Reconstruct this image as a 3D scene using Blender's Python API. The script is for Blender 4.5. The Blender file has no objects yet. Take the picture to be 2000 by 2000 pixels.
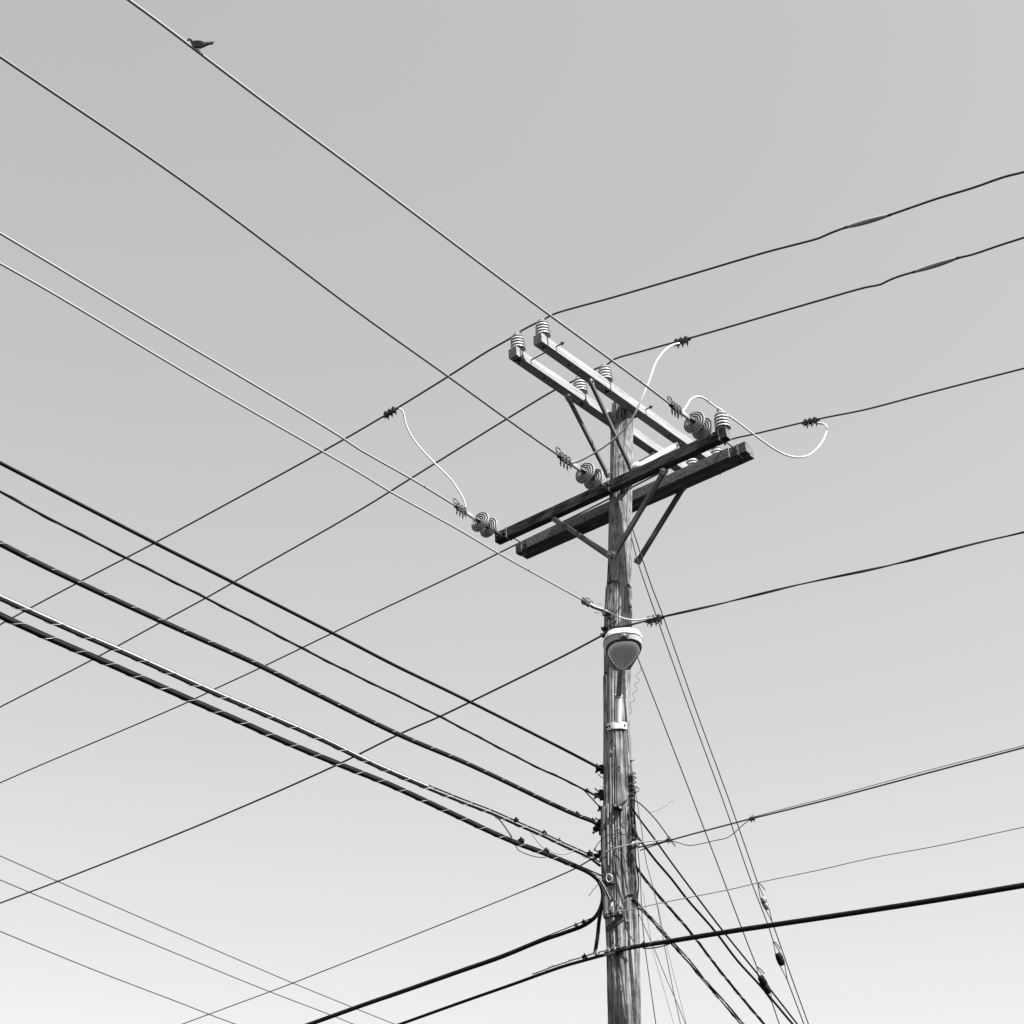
import bpy, bmesh, math, random
from mathutils import Vector, Matrix, noise
random.seed(7)
S = bpy.context.scene
COL = S.collection
R = math.radians

# ------------------------------------------------------------------ camera
CAM = Vector((0.0, -13.0, 1.6)); FPX = 3000.0
YAW, PITCH, ROLL = R(-4.8303), R(30.8862), R(-3.2755)
cy, sy = math.cos(YAW), math.sin(YAW)
CF = Vector((sy*math.cos(PITCH), cy*math.cos(PITCH), math.sin(PITCH)))
_r = Vector((cy, -sy, 0)); _u = _r.cross(CF)
CR = _r*math.cos(ROLL) + _u*math.sin(ROLL)
CU = -_r*math.sin(ROLL) + _u*math.cos(ROLL)
cd = bpy.data.cameras.new('camera'); cam = bpy.data.objects.new('camera', cd); COL.objects.link(cam)
M = Matrix.Identity(4)
for i in range(3):
    M[i][0] = CR[i]; M[i][1] = CU[i]; M[i][2] = -CF[i]; M[i][3] = CAM[i]
cam.matrix_world = M
cd.sensor_width = 36.0; cd.sensor_fit = 'HORIZONTAL'; cd.lens = FPX/2000*36.0
cd.clip_start = 0.05; cd.clip_end = 5000
S.camera = cam

# ------------------------------------------------------------------ world, sun, exposure
SUN_EL, SUN_AZ = R(50), R(-36)        # azimuth measured from +x (right of the pole) towards the camera
sd = Vector((math.cos(SUN_EL)*math.cos(SUN_AZ), math.cos(SUN_EL)*math.sin(SUN_AZ), math.sin(SUN_EL)))
W = bpy.data.worlds.new('World'); S.world = W; W.use_nodes = True
nt = W.node_tree; nt.nodes.clear()
sky = nt.nodes.new('ShaderNodeTexSky'); sky.sky_type = 'NISHITA'; sky.sun_disc = False
sky.sun_elevation = SUN_EL; sky.sun_rotation = math.atan2(sd.x, sd.y)
sky.air_density = 1.0; sky.dust_density = 2.0; sky.ozone_density = 1.0
bw = nt.nodes.new('ShaderNodeRGBToBW')     # black-and-white picture: the sky's own brightness, no hue
bg = nt.nodes.new('ShaderNodeBackground'); bg.inputs['Strength'].default_value = 0.15
wo = nt.nodes.new('ShaderNodeOutputWorld')
nt.links.new(sky.outputs[0], bw.inputs[0]); pw = nt.nodes.new('ShaderNodeMath'); pw.operation = 'POWER'; pw.inputs[1].default_value = 0.6
nt.links.new(bw.outputs[0], pw.inputs[0]); nt.links.new(pw.outputs[0], bg.inputs[0]); nt.links.new(bg.outputs[0], wo.inputs[0])
sl = bpy.data.lights.new('sun', 'SUN'); sl.energy = 5.0; sl.angle = R(0.5); sl.color = (1, 1, 1)
so = bpy.data.objects.new('sun', sl); COL.objects.link(so)
so.rotation_euler = sd.to_track_quat('Z', 'Y').to_euler(); so.location = (20, -10, 30)
S.view_settings.view_transform = 'Standard'; S.view_settings.look = 'None'
S.view_settings.gamma = 1.0; S.view_settings.exposure = 1.56; S.view_settings.use_curve_mapping = False
S.render.engine = 'CYCLES'

# ------------------------------------------------------------------ materials
def mat(name, c, rough=0.6, metal=0.0, spec=0.5):
    m = bpy.data.materials.new(name); m.use_nodes = True
    b = m.node_tree.nodes['Principled BSDF']
    b.inputs['Base Color'].default_value = (c, c, c, 1); b.inputs['Roughness'].default_value = rough
    b.inputs['Metallic'].default_value = metal; b.inputs['Specular IOR Level'].default_value = spec
    return m
def grain(m, lo, hi, scale, bump=0.3, detail=8, bscale=None, lopos=0.35, hipos=0.68, dist=0.01, spots=None, checks=None):
    t = m.node_tree; b = t.nodes['Principled BSDF']
    tc = t.nodes.new('ShaderNodeTexCoord'); mp = t.nodes.new('ShaderNodeMapping'); mp.inputs['Scale'].default_value = scale
    n = t.nodes.new('ShaderNodeTexNoise'); n.inputs['Scale'].default_value = 1.0; n.inputs['Detail'].default_value = detail
    n.inputs['Roughness'].default_value = 0.65
    r = t.nodes.new('ShaderNodeValToRGB'); r.color_ramp.elements[0].position = lopos; r.color_ramp.elements[1].position = hipos
    r.color_ramp.elements[0].color = (lo, lo, lo, 1); r.color_ramp.elements[1].color = (hi, hi, hi, 1)
    t.links.new(tc.outputs['Object'], mp.inputs[0]); t.links.new(mp.outputs[0], n.inputs['Vector'])
    t.links.new(n.outputs['Fac'], r.inputs[0])
    col = r.outputs[0]
    if spots:
        n2 = t.nodes.new('ShaderNodeTexNoise'); n2.inputs['Scale'].default_value = spots; n2.inputs['Detail'].default_value = 5
        t.links.new(tc.outputs['Object'], n2.inputs['Vector'])
        r2 = t.nodes.new('ShaderNodeValToRGB'); r2.color_ramp.elements[0].position = 0.36; r2.color_ramp.elements[1].position = 0.56
        r2.color_ramp.elements[0].color = (.45, .45, .45, 1); r2.color_ramp.elements[1].color = (1, 1, 1, 1)
        t.links.new(n2.outputs['Fac'], r2.inputs[0])
        mx = t.nodes.new('ShaderNodeMix'); mx.data_type = 'RGBA'; mx.blend_type = 'MULTIPLY'; mx.inputs[0].default_value = 1
        t.links.new(col, mx.inputs[6]); t.links.new(r2.outputs[0], mx.inputs[7]); col = mx.outputs[2]
    if checks:           # fine dark drying splits running with the grain
        mp3 = t.nodes.new('ShaderNodeMapping'); mp3.inputs['Scale'].default_value = checks; t.links.new(tc.outputs['Object'], mp3.inputs[0])
        n3 = t.nodes.new('ShaderNodeTexNoise'); n3.inputs['Scale'].default_value = 1; n3.inputs['Detail'].default_value = 3; t.links.new(mp3.outputs[0], n3.inputs['Vector'])
        s3 = t.nodes.new('ShaderNodeMath'); s3.operation = 'SUBTRACT'; s3.inputs[1].default_value = .5; t.links.new(n3.outputs['Fac'], s3.inputs[0])
        a3 = t.nodes.new('ShaderNodeMath'); a3.operation = 'ABSOLUTE'; t.links.new(s3.outputs[0], a3.inputs[0])
        r3 = t.nodes.new('ShaderNodeValToRGB'); r3.color_ramp.elements[0].position = .006; r3.color_ramp.elements[1].position = .022
        r3.color_ramp.elements[0].color = (.12, .12, .12, 1); r3.color_ramp.elements[1].color = (1, 1, 1, 1); t.links.new(a3.outputs[0], r3.inputs[0])
        m3 = t.nodes.new('ShaderNodeMix'); m3.data_type = 'RGBA'; m3.blend_type = 'MULTIPLY'
        n4 = t.nodes.new('ShaderNodeTexNoise'); n4.inputs['Scale'].default_value = 2.6; n4.inputs['Detail'].default_value = 4; t.links.new(tc.outputs['Object'], n4.inputs['Vector'])
        r4 = t.nodes.new('ShaderNodeMapRange'); r4.inputs[1].default_value = .44; r4.inputs[2].default_value = .58; t.links.new(n4.outputs['Fac'], r4.inputs[0]); t.links.new(r4.outputs[0], m3.inputs[0])
        t.links.new(col, m3.inputs[6]); t.links.new(r3.outputs[0], m3.inputs[7]); col = m3.outputs[2]
    t.links.new(col, b.inputs['Base Color'])
    if bump:
        bp = t.nodes.new('ShaderNodeBump'); bp.inputs['Strength'].default_value = bump; bp.inputs['Distance'].default_value = dist
        t.links.new(n.outputs['Fac'], bp.inputs['Height']); t.links.new(bp.outputs[0], b.inputs['Normal'])
    return m
M_POLE = grain(mat('weathered_pole_wood', .3, .9, spec=.15), .085, .30, (110, 110, 3.2), .7, 9, lopos=.38, hipos=.6, dist=.006, spots=5, checks=(19, 19, .5))
M_ARMA = grain(mat('silvered_arm_wood', .5, .9, spec=.15), .15, .33, (2.5, 70, 70), .5, 8)
M_ARMB = grain(mat('tarred_arm_wood', .1, .9, spec=.1), .012, .09, (3.5, 45, 45), .9, 8, lopos=.38, hipos=.66, dist=.015)
M_ARMC = grain(mat('brown_arm_wood', .1, .9, spec=.1), .03, .14, (4, 70, 70), .6, 8, lopos=.34, hipos=.7, dist=.01)
M_END = grain(mat('end_grain', .1, .9, spec=.1), .05, .22, (60, 60, 60), .4, 4)
M_BRACE = grain(mat('brace_wood', .1, .9, spec=.15), .04, .12, (60, 60, 3), .4, 6)
M_BRACEL = grain(mat('sunlit_brace_wood', .5, .9, spec=.15), .3, .42, (60, 60, 3), .3, 6)  # lit copy of the brace wood: sun on the right-hand upper braces as colour
M_PORC = grain(mat('grey_porcelain', .62, .3, spec=.3), .36, .50, (9, 9, 9), 0)
M_DISC = grain(mat('disc_porcelain', .5, .3, spec=.3), .26, .36, (12, 12, 12), 0)
M_ALU = mat('bare_aluminium', .25, .38, .0, .6)
M_SLEEVE = grain(mat('plastic_sleeve', .3, .5), .22, .34, (60, 60, 60), .1)
M_DULL = mat('dull_aluminium', .14, .5, 0, .4)
M_JUMP = mat('bright_jumper_wire', .5, .5, .0)
M_GALV = grain(mat('galvanised_steel', .35, .5, .2), .16, .36, (25, 25, 25), .1)
M_STRAP = grain(mat('dull_steel', .15, .6, 0, .3), .08, .22, (30, 30, 30), .2)
M_RUST = grain(mat('rusty_steel', .06, .7, .0, .25), .012, .06, (40, 40, 40), .3)
M_COND = grain(mat('weathered_conductor', .1, .6, 0, .2), .025, .06, (30, 30, 30), 0)
M_COVER = grain(mat('covered_wire', .03, .6, 0, .3), .02, .045, (20, 20, 20), 0)
M_BLACK = grain(mat('black_cable', .012, .6, 0, .12), .004, .010, (15, 15, 15), 0)
M_LASH = mat('lashing_wire', .24, .45, .0)
M_WHITE = grain(mat('white_cable', .4, .5), .34, .46, (10, 10, 10), 0)
M_PAINT = grain(mat('lamp_paint', .6, .45), .50, .62, (6, 6, 6), 0)
M_DOOR = grain(mat('grey_lamp_door', .4, .5), .34, .44, (6, 6, 6), 0)
M_LENS = grain(mat('prismatic_lens', .3, .25, 0, .4), .8, .98, (45, 45, 45), .5, 5, dist=.004)
M_SEAL = mat('dark_gasket', .02, .7)
M_BIRD = grain(mat('dark_feathers', .08, .8, spec=.2), .04, .24, (120, 120, 120), .4, 4)
M_BEAK = mat('beak_horn', .04, .4)
M_GROUND = grain(mat('dusty_asphalt', .03, 1.0, spec=0), .016, .026, (.8, .8, .8), .1)

# ------------------------------------------------------------------ geometry helpers
def ray(px, py):
    return (CF + CR*((px-1000)/FPX) - CU*((py-1000)/FPX)).normalized()
def hit(px, py, P, az):
    """point of the sight line on the vertical plane through P that runs along az (degrees from +x)"""
    n = Vector((-math.sin(R(az)), math.cos(R(az)), 0)); d = ray(px, py)
    return CAM + d*(n.dot(Vector(P)-CAM)/n.dot(d))
def hity(px, py, y):
    d = ray(px, py); return CAM + d*((y-CAM.y)/d.y)
def project(p):
    v = Vector(p)-CAM; z = v.dot(CF); return 1000+FPX*v.dot(CR)/z, 1000-FPX*v.dot(CU)/z
def between(pxs, A, B, bow=0):
    """sight lines with the distance eased from that of A to that of B"""
    dA, dB = (Vector(A)-CAM).length, (Vector(B)-CAM).length
    L = [0]
    for a, b in zip(pxs, pxs[1:]): L.append(L[-1]+math.hypot(b[0]-a[0], b[1]-a[1]))
    return [CAM+ray(*p)*(dA+(dB-dA)*l/L[-1]-bow*math.sin(math.pi*l/L[-1])) for p, l in zip(pxs, L)]
def smooth(pts, step=0.12):
    pts = [Vector(p) for p in pts]
    if len(pts) < 3: return pts
    P = [pts[0]*2-pts[1]]+pts+[pts[-1]*2-pts[-2]]; out = []
    for i in range(1, len(P)-2):
        a, b, c, d = P[i-1], P[i], P[i+1], P[i+2]
        t1 = max((b-a).length, 1e-4)**.5; t2 = max((c-b).length, 1e-4)**.5; t3 = max((d-c).length, 1e-4)**.5
        m1 = ((b-a)/t1-(c-a)/(t1+t2)+(c-b)/t2)*t2; m2 = ((c-b)/t2-(d-b)/(t2+t3)+(d-c)/t3)*t2
        n = max(2, min(60, int((c-b).length/step)+2))
        for k in range(n):
            t = k/n; t_2 = t*t; t_3 = t_2*t
            out.append(b*(2*t_3-3*t_2+1)+m1*(t_3-2*t_2+t)+c*(-2*t_3+3*t_2)+m2*(t_3-t_2))
    out.append(pts[-1]); return out
class MB:
    def __init__(s): s.v = []; s.f = []; s.m = []
    def tube(s, pts, r, seg=8, cap=True, mi=0):
        pts = [Vector(p) for p in pts]
        rs = r if isinstance(r, (list, tuple)) else [r]*len(pts)
        t0 = (pts[1]-pts[0]).normalized()
        n = t0.orthogonal().normalized() if abs(t0.z) > .95 else Vector((0, 0, 1)).cross(t0).normalized().cross(t0)*-1
        base = len(s.v)
        for i, p in enumerate(pts):
            t = (pts[min(i+1, len(pts)-1)]-pts[max(i-1, 0)]).normalized()
            n = (n-t*n.dot(t)).normalized(); b = t.cross(n)
            for k in range(seg):
                a = 2*math.pi*k/seg; s.v.append(p+(n*math.cos(a)+b*math.sin(a))*rs[i])
        for i in range(len(pts)-1):
            for k in range(seg):
                a = base+i*seg+k; b_ = base+i*seg+(k+1) % seg
                s.f.append((a, b_, b_+seg, a+seg)); s.m.append(mi)
        if cap:
            s.f.append(tuple(base+k for k in range(seg-1, -1, -1))); s.m.append(mi)
            e = base+(len(pts)-1)*seg; s.f.append(tuple(e+k for k in range(seg))); s.m.append(mi)
        return s
    def box(s, c, x, y, z, mi=0, ch=0.0):
        """box with centre c and half-vectors x, y, z; ch chamfers the four long edges along x"""
        c, x, y, z = map(Vector, (c, x, y, z)); base = len(s.v)
        if ch:
            fy, fz = 1-ch/y.length, 1-ch/z.length
            ring = [(fy, 1), (1, fz), (1, -fz), (fy, -1), (-fy, -1), (-1, -fz), (-1, fz), (-fy, 1)]
        else: ring = [(1, 1), (1, -1), (-1, -1), (-1, 1)]
        n = len(ring)
        for sx in (-1, 1):
            for a, b in ring: s.v.append(c+x*sx+y*a+z*b)
        for k in range(n): s.f.append((base+k, base+(k+1) % n, base+n+(k+1) % n, base+n+k)); s.m.append(mi)
        s.f.append(tuple(base+k for k in range(n-1, -1, -1))); s.f.append(tuple(base+n+k for k in range(n))); s.m += [mi, mi]
        return s
    def lathe(s, prof, O=(0, 0, 0), ax=(0, 0, 1), seg=28, mi=0):
        O = Vector(O); ax = Vector(ax).normalized(); n = ax.orthogonal().normalized(); b = ax.cross(n); base = len(s.v)
        for r, h in prof:
            for k in range(seg):
                a = 2*math.pi*k/seg; s.v.append(O+ax*h+(n*math.cos(a)+b*math.sin(a))*r)
        for i in range(len(prof)-1):
            for k in range(seg):
                a = base+i*seg+k; c = base+i*seg+(k+1) % seg; s.f.append((a, c, c+seg, a+seg)); s.m.append(mi)
        return s
    def build(s, name, m, parent=None, loc=None, smoothf=True, rot=None):
        """world-space vertices, or local ones when loc is given"""
        me = bpy.data.meshes.new(name)
        if parent is not None and loc is None: o0 = Vector(parent.location)
        elif loc is None: o0 = s.v[0].copy()
        else: o0 = Vector((0, 0, 0))
        me.from_pydata([tuple(v-o0) for v in s.v], [], s.f); me.update()
        bm = bmesh.new(); bm.from_mesh(me); bmesh.ops.recalc_face_normals(bm, faces=bm.faces); bm.to_mesh(me); bm.free()
        for mm in (m if isinstance(m, (list, tuple)) else [m]): me.materials.append(mm)
        for p, mi in zip(me.polygons, s.m): p.material_index = mi; p.use_smooth = smoothf
        if smoothf:
            try: me.set_sharp_from_angle(angle=R(50))
            except Exception: pass
        o = bpy.data.objects.new(name, me); COL.objects.link(o)
        if parent is not None: o.parent = parent; 
        if loc is not None: o.location = loc
        elif parent is None: o.location = o0
        if rot is not None: o.rotation_euler = rot
        return o
def tag(o, label, cat, group=None):
    o['label'] = label; o['category'] = cat
    if group: o['group'] = group
    return o
def thing(name, label, cat, loc=(0, 0, 0), group=None):
    o = bpy.data.objects.new(name, None); COL.objects.link(o); o.location = loc; o.empty_display_size = .2
    return tag(o, label, cat, group)
def dup(root, label, M4, group=None):
    r = root.copy(); COL.objects.link(r); r.matrix_world = M4; r['label'] = label
    if group: r['group'] = group
    for ch in list(root.children):
        c = ch.copy(); COL.objects.link(c); c.parent = r
        for g in ch.children:
            d = g.copy(); COL.objects.link(d); d.parent = c
    return r
def frame(O, x, up=(0, 0, 1)):
    x = Vector(x).normalized(); z = Vector(up); z = (z-x*z.dot(x)).normalized(); y = z.cross(x)
    m = Matrix.Identity(4)
    for i in range(3): m[i][0] = x[i]; m[i][1] = y[i]; m[i][2] = z[i]; m[i][3] = O[i]
    return m

# ------------------------------------------------------------------ ground
g = MB(); N = 40; L = 900
for j in range(N+1):
    for i in range(N+1):
        x = L*(2*i/N-1)**3; y = L*(2*j/N-1)**3
        g.v.append(Vector((x, y, .02*noise.noise(Vector((x*.2, y*.2, 0)))-.02)))
for j in range(N):
    for i in range(N): a = j*(N+1)+i; g.f.append((a, a+1, a+N+2, a+N+1)); g.m.append(0)
go = g.build('ground', M_GROUND, loc=(0, 0, 0)); go['kind'] = 'structure'

# ------------------------------------------------------------------ directions and arm geometry
AZA = 56.709; AZB = -33.03
uA = Vector((math.cos(R(AZA)), math.sin(R(AZA)), 0)); nA = Vector((uA.y, -uA.x, 0))       # upper arms; line direction to the near right
uB = Vector((math.cos(R(AZB)), math.sin(R(AZB)), 0)); nB = Vector((uB.y, -uB.x, 0))       # lower arms; line direction to the near left
Z = Vector((0, 0, 1))
AW, AH = .0848, .1103
ZA, ZB = 8.8097+1.6, 7.8373+1.6
SA, SB = .3089, .3386
OA = Vector((.093, .038, 0))
LA, LBl, LBr = 1.5747, 1.4649, 1.354
AZ_RN = math.degrees(math.atan2(nA.y, nA.x))    # near right / far left lines
AZ_LN = math.degrees(math.atan2(nB.y, nB.x))    # near left / far right lines
def armpt(which, t, e=0, k=0):
    if which == 'A2': return OA+uA*t+nA*(SA/2+e)+Z*(ZA+k)
    if which == 'A1': return OA+uA*t+nA*(-SA/2+e)+Z*(ZA+k)
    if which == 'B1': return uB*t+nB*(SB/2+e)+Z*(ZB+k)
    if which == 'B2': return uB*t+nB*(-SB/2+e)+Z*(ZB+k)
def t_at(which, px, e=0, k=0):
    lo, hi = -1.7, 1.7
    for _ in range(40):
        mid = (lo+hi)/2
        if project(armpt(which, mid, e, k))[0] < px: lo = mid
        else: hi = mid
    return lo

# ------------------------------------------------------------------ the pole
pole = thing('utility_pole', 'weathered cracked wooden utility pole carrying four crossarms', 'utility pole')
EDGE = [(775, 1196, 1238), (830, 1193, 1237), (950, 1190.5, 1235), (1000, 1189, 1234.5), (1100, 1187, 1234), (1200, 1181.5, 1233),
        (1300, 1179.5, 1231.5), (1400, 1179.5, 1230), (1450, 1179, 1232), (1500, 1178.5, 1235), (1560, 1178, 1239), (1620, 1177, 1241),
        (1690, 1178, 1243), (1760, 1181, 1245.5), (1850, 1184.5, 1248), (2000, 1187, 1252)]
ST = []
for y, a, b in EDGE:
    pa, pb = hity(a, y, 0), hity(b, y, 0); ST.append((((pa+pb)/2).z, ((pa+pb)/2).x, (pb-pa).length/2*.985))
ST.append((0, ST[-1][1]+.0, ST[-1][2]*1.16)); ST.sort()
def pole_at(z):
    for a, b in zip(ST, ST[1:]):
        if a[0] <= z <= b[0]:
            t = (z-a[0])/(b[0]-a[0]); return Vector((a[1]+(b[1]-a[1])*t, 0, z)), a[2]+(b[2]-a[2])*t
    a = ST[-1]; return Vector((a[1], 0, z)), a[2]
ZTOP = ZA+AH+.03
zA_ = lambda py: hity(1215, py, -.12).z
# checks and splits: angle seen from the camera side (-1 left edge .. 1 right edge), z range, half width, depth
CR_ = []
for (u, y0, y1, w, d, du) in [(.02, 1060, 1290, .04, .016, .05), (.45, 860, 1230, .035, .012, -.03), (-.2, 1490, 1700, .03, .016, .1),
        (-.05, 1700, 1410, .03, .016, .0), (.33, 1400, 1760, .07, .03, .22), (.62, 1380, 1640, .035, .018, .12), (-.45, 1520, 1580, .02, .010, .06),
        (.05, 1560, 1752, .05, .026, .05), (.5, 1640, 1752, .035, .015, .1), (.2, 1800, 2100, .05, .022, .35), (-.5, 1760, 2100, .04, .014, .05),
        (.55, 1760, 2100, .03, .012, .03), (.75, 1790, 2060, .025, .012, .0), (-.15, 1870, 2100, .03, .012, .1), (.15, 840, 940, .03, .01, .0), (.66, 930, 1130, .03, .01, .0),
        (-.3, 1150, 1240, .03, .012, .05)]:
    za, zb = zA_(y0), zA_(y1)
    CR_.append((u, max(za, zb), min(za, zb), w, d, du))
for k in range(16):     # the sides the camera does not see are checked too
    CR_.append((2+random.random()*4-1, 9-random.random()*4, random.random()*4, .05, .015, random.uniform(-.2, .2)))
NS, NZ = 240, 700
pm = MB(); FLAT = -math.pi/2-R(30); ZF0, ZF1 = zA_(1275), zA_(1040)
zs = [3.9*i/60 for i in range(60)]+[3.9+(ZTOP-3.9)*(i/(NZ-60)) for i in range(NZ-59)]
ledges = [(zA_(1752), .1, 1.05, .010), (zA_(1132), -1.3, .1, .008), (zA_(1142), .35, 1.2, .007), (zA_(1180), .6, 1.3, .006), (zA_(1306), -1.2, -.5, .007), (zA_(1590), -1.2, -.7, .008)]
for z in zs:
    c, r = pole_at(z)
    fz = max(0, min(1, (z-ZF0)*5))*max(0, min(1, (ZF1-z)*5))
    for k in range(NS):
        th = 2*math.pi*k/NS - math.pi/2          # -pi/2 faces the camera
        u = (th+math.pi/2) if th < math.pi/2 else (th+math.pi/2-2*math.pi)
        us = u/(math.pi/2)                       # -1..1 across the side in view
        rr = r
        if fz > 0:           # a flat peeled face on the front left
            dth = th-FLAT; dth = (dth+math.pi) % (2*math.pi)-math.pi
            if abs(dth) < 1.2: rr = rr+(min(rr, rr*.80/math.cos(dth))-rr)*fz
        rr += .006*noise.noise(Vector((math.cos(th)*3, math.sin(th)*3, z*.9)))
        rr += .0035*noise.noise(Vector((math.cos(th)*9, math.sin(th)*9, z*1.5+5)))
        rr += .0022*noise.noise(Vector((math.cos(th)*30, math.sin(th)*30, z*2.5)))
        for (cu, z1, z0, w, d, du) in CR_:
            if z0 < z < z1:
                f = (z1-z)/(z1-z0); q = cu+du*f+.03*noise.noise(Vector((cu*9, z*3, 1)))
                e = min(1, f*5, (1-f)*5)
                x = abs((us-q+2) % 4-2)
                if x < w: rr -= d*e*(1-x/w)
        for (zl, ua, ub, d) in ledges:
            arch0 = 1-((us-(ua+ub)/2)/((ub-ua)/2))**2
            if arch0 > 0:
                lip = zl-.06*(1-arch0**.5)+.012*noise.noise(Vector((us*6, zl, 3)))
                if -.002 < z-lip < .022: rr -= .022*min(1, arch0*3)
            if z < zl and zl-z < 1.6 :
                arch = 1-((us-(ua+ub)/2)/((ub-ua)/2))**2
                if arch > 0:
                    lip = zl-.06*(1-arch**.5)+.012*noise.noise(Vector((us*6, zl, 3)))
                    if z < lip: rr += d*(1-(zl-z)/1.6)*min(1, arch*4)
        pm.v.append(Vector((c.x+math.cos(th)*rr, c.y+math.sin(th)*rr, z)))
for i in range(NZ):
    for k in range(NS): a = i*NS+k; b = i*NS+(k+1) % NS; pm.f.append((a, b, b+NS, a+NS)); pm.m.append(0)
pm.v.append(pole_at(ZTOP)[0]+Z*.01); t_ = len(pm.v)-1
for k in range(NS): pm.f.append((NZ*NS+k, NZ*NS+(k+1) % NS, t_)); pm.m.append(0)
pm.build('pole_shaft', M_POLE, pole)

def hexbolt(mb, P, d, r=.014, l=.02, rod=0):
    d = Vector(d).normalized(); P = Vector(P)
    mb.lathe([(0, 0), (r*1.5, 0), (r*1.5, .004), (r, .004)], P, d, 12)
    mb.lathe([(r, .004), (r, l), (0, l)], P, d, 6)
    if rod: mb.tube([P, P+d*rod], r*.45, 6)
    return mb
def arm(which, t0, t1, m, width=AW, e0=0, h=AH, k0=0, label=None):
    d = uA if which[0] == 'A' else uB
    c = armpt(which, (t0+t1)/2, e0, k0+h/2); n = nA if which[0] == 'A' else nB
    mb = MB(); hl = (t1-t0)/2; ns = 60; ring = [(.94, 1), (1, .95), (1, -.95), (.94, -1), (-.94, -1), (-1, -.95), (-1, .95), (-.94, 1)]
    for i in range(ns+1):
        x = -hl+2*hl*i/ns
        for a, b in ring:
            w = .0009*noise.noise(Vector((x*3+c.x*7, a*2+c.z, b*2)))
            mb.v.append(Vector((x, a*(width/2+w), b*(h/2+w))))
    for i in range(ns):
        for k in range(8): a = i*8+k; b = i*8+(k+1) % 8; mb.f.append((a, b, b+8, a+8)); mb.m.append(0)
    mb.f.append(tuple(range(7, -1, -1))); mb.f.append(tuple(ns*8+k for k in range(8))); mb.m += [1, 1]
    o = mb.build('crossarm', [m, M_END], pole, loc=c-pole.location, smoothf=False)
    o.rotation_euler = (0, 0, math.atan2(d.y, d.x)+0)
    if label: o['label'] = label
    return o
def local(o, p):      # pole-space point into the arm's own space
    c = Vector(o.location); a = o.rotation_euler.z; v = Vector(p)-c
    return Vector((v.x*math.cos(a)+v.y*math.sin(a), -v.x*math.sin(a)+v.y*math.cos(a), v.z))
armA2 = arm('A2', -LA, LA, M_ARMA, .098, -.0066, .105, label='upper sunlit crossarm nearer the camera')
armA1 = arm('A1', -LA, LA, M_ARMA, .098, -.0066, .105, label='upper sunlit crossarm behind its twin')
armB1 = arm('B1', -LBl, LBr, M_ARMB, label='lower dark streaked crossarm nearer the camera')
armB2 = arm('B2', -LBl, LBr, M_ARMC, label='front timber of the doubled lower crossarm')
armB3 = arm('B2', -LBl+.01, LBr-.015, M_ARMC, e0=-AW*1.12, label='rear timber of the doubled lower crossarm')
def sub(owner, name, mb, m, smoothf=True):
    mb.v = [local(owner, v) for v in mb.v]
    o = mb.build(name, m, owner, loc=(0, 0, 0), smoothf=smoothf); return o
def band(owner, which, t, m=M_GALV, width=AW, e0=0):
    n = nA if which[0] == 'A' else nB; d = uA if which[0] == 'A' else uB
    mb = MB(); c = armpt(which, t, e0, AH/2); g_ = .003; hw = .006
    for s_ in (-1, 1):
        mb.box(c+n*s_*(width/2+g_), d*hw, n*.0015, Z*(AH/2+g_))
        mb.box(c+Z*s_*(AH/2+g_), d*hw, n*(width/2+g_*1.8), Z*.0015)
    return sub(owner, 'band', mb, m)
band(armB1, 'B1', t_at('B1', 989, AW/2)); band(armB1, 'B1', t_at('B1', 1189, AW/2)); band(armB2, 'B2', t_at('B2', 1442, AW/2))
band(armB1, 'B1', t_at('B1', 1405, AW/2)); band(armB2, 'B2', t_at('B2', 1019, AW/2)); band(armA1, 'A1', -LA+.06, M_RUST); band(armA2, 'A2', LA-.1, M_RUST)
# added layer on the front timber; its paler tone paints in grazing sun
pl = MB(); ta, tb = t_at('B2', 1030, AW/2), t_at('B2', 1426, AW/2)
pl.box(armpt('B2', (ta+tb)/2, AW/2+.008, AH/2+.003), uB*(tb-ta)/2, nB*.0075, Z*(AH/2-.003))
pl.build('lit_face_overlay', grain(mat('lit_face_wood', .1, .9, spec=.1), .05, .24, (60, 60, 60), .5, 5), pole)['label'] = 'added paler layer painting grazing sunlight on the front of the doubled lower crossarm'
# spacer rods between the paired arms
def rod(owner, pa, pb, n):
    mb = MB(); mb.tube([pa, pb], .0065, 8); hexbolt(mb, pb-n*.03, n, .013, .018); hexbolt(mb, pa+n*.03, -n, .013, .018)
    return sub(owner, 'spacer_rod', mb, M_RUST)
for t in (-LA+.22, LA-.22): rod(armA2, armpt('A1', t, -AW/2-.05, AH/2), armpt('A2', t, AW/2+.10, AH/2), nA)
for t in (-LBl+.13, LBr-.1): rod(armB1, armpt('B2', t, -AW*1.6-.03, AH/2), armpt('B1', t, AW/2+.03, AH/2), nB)
rod(armA2, armpt('A1', .12, -AW/2-.04, AH/2), armpt('A2', .12, AW/2+.09, AH*.6), nA)
rod(armB1, armpt('B2', .0, -AW*1.6-.03, AH/2), armpt('B1', .0, AW/2+.04, AH/2), nB)
for which, ow, ts in (('B1', armB1, (-.9, -.35, .5, .95)), ('A2', armA2, (-1.1, -.5, .6, 1.1)), ('B2', armB3, (-1.3, -.75, -.2, .45, .7, 1.2)), ('A1', armA1, (-1.1, -.5, .7))):
    for t in ts:
        mb = MB(); P = armpt(which, t, 0 if ow is not armB3 else -AW*1.12, 0); hexbolt(mb, P+Z*.002, -Z, .008, .012); sub(ow, 'bolt', mb, M_RUST)
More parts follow.
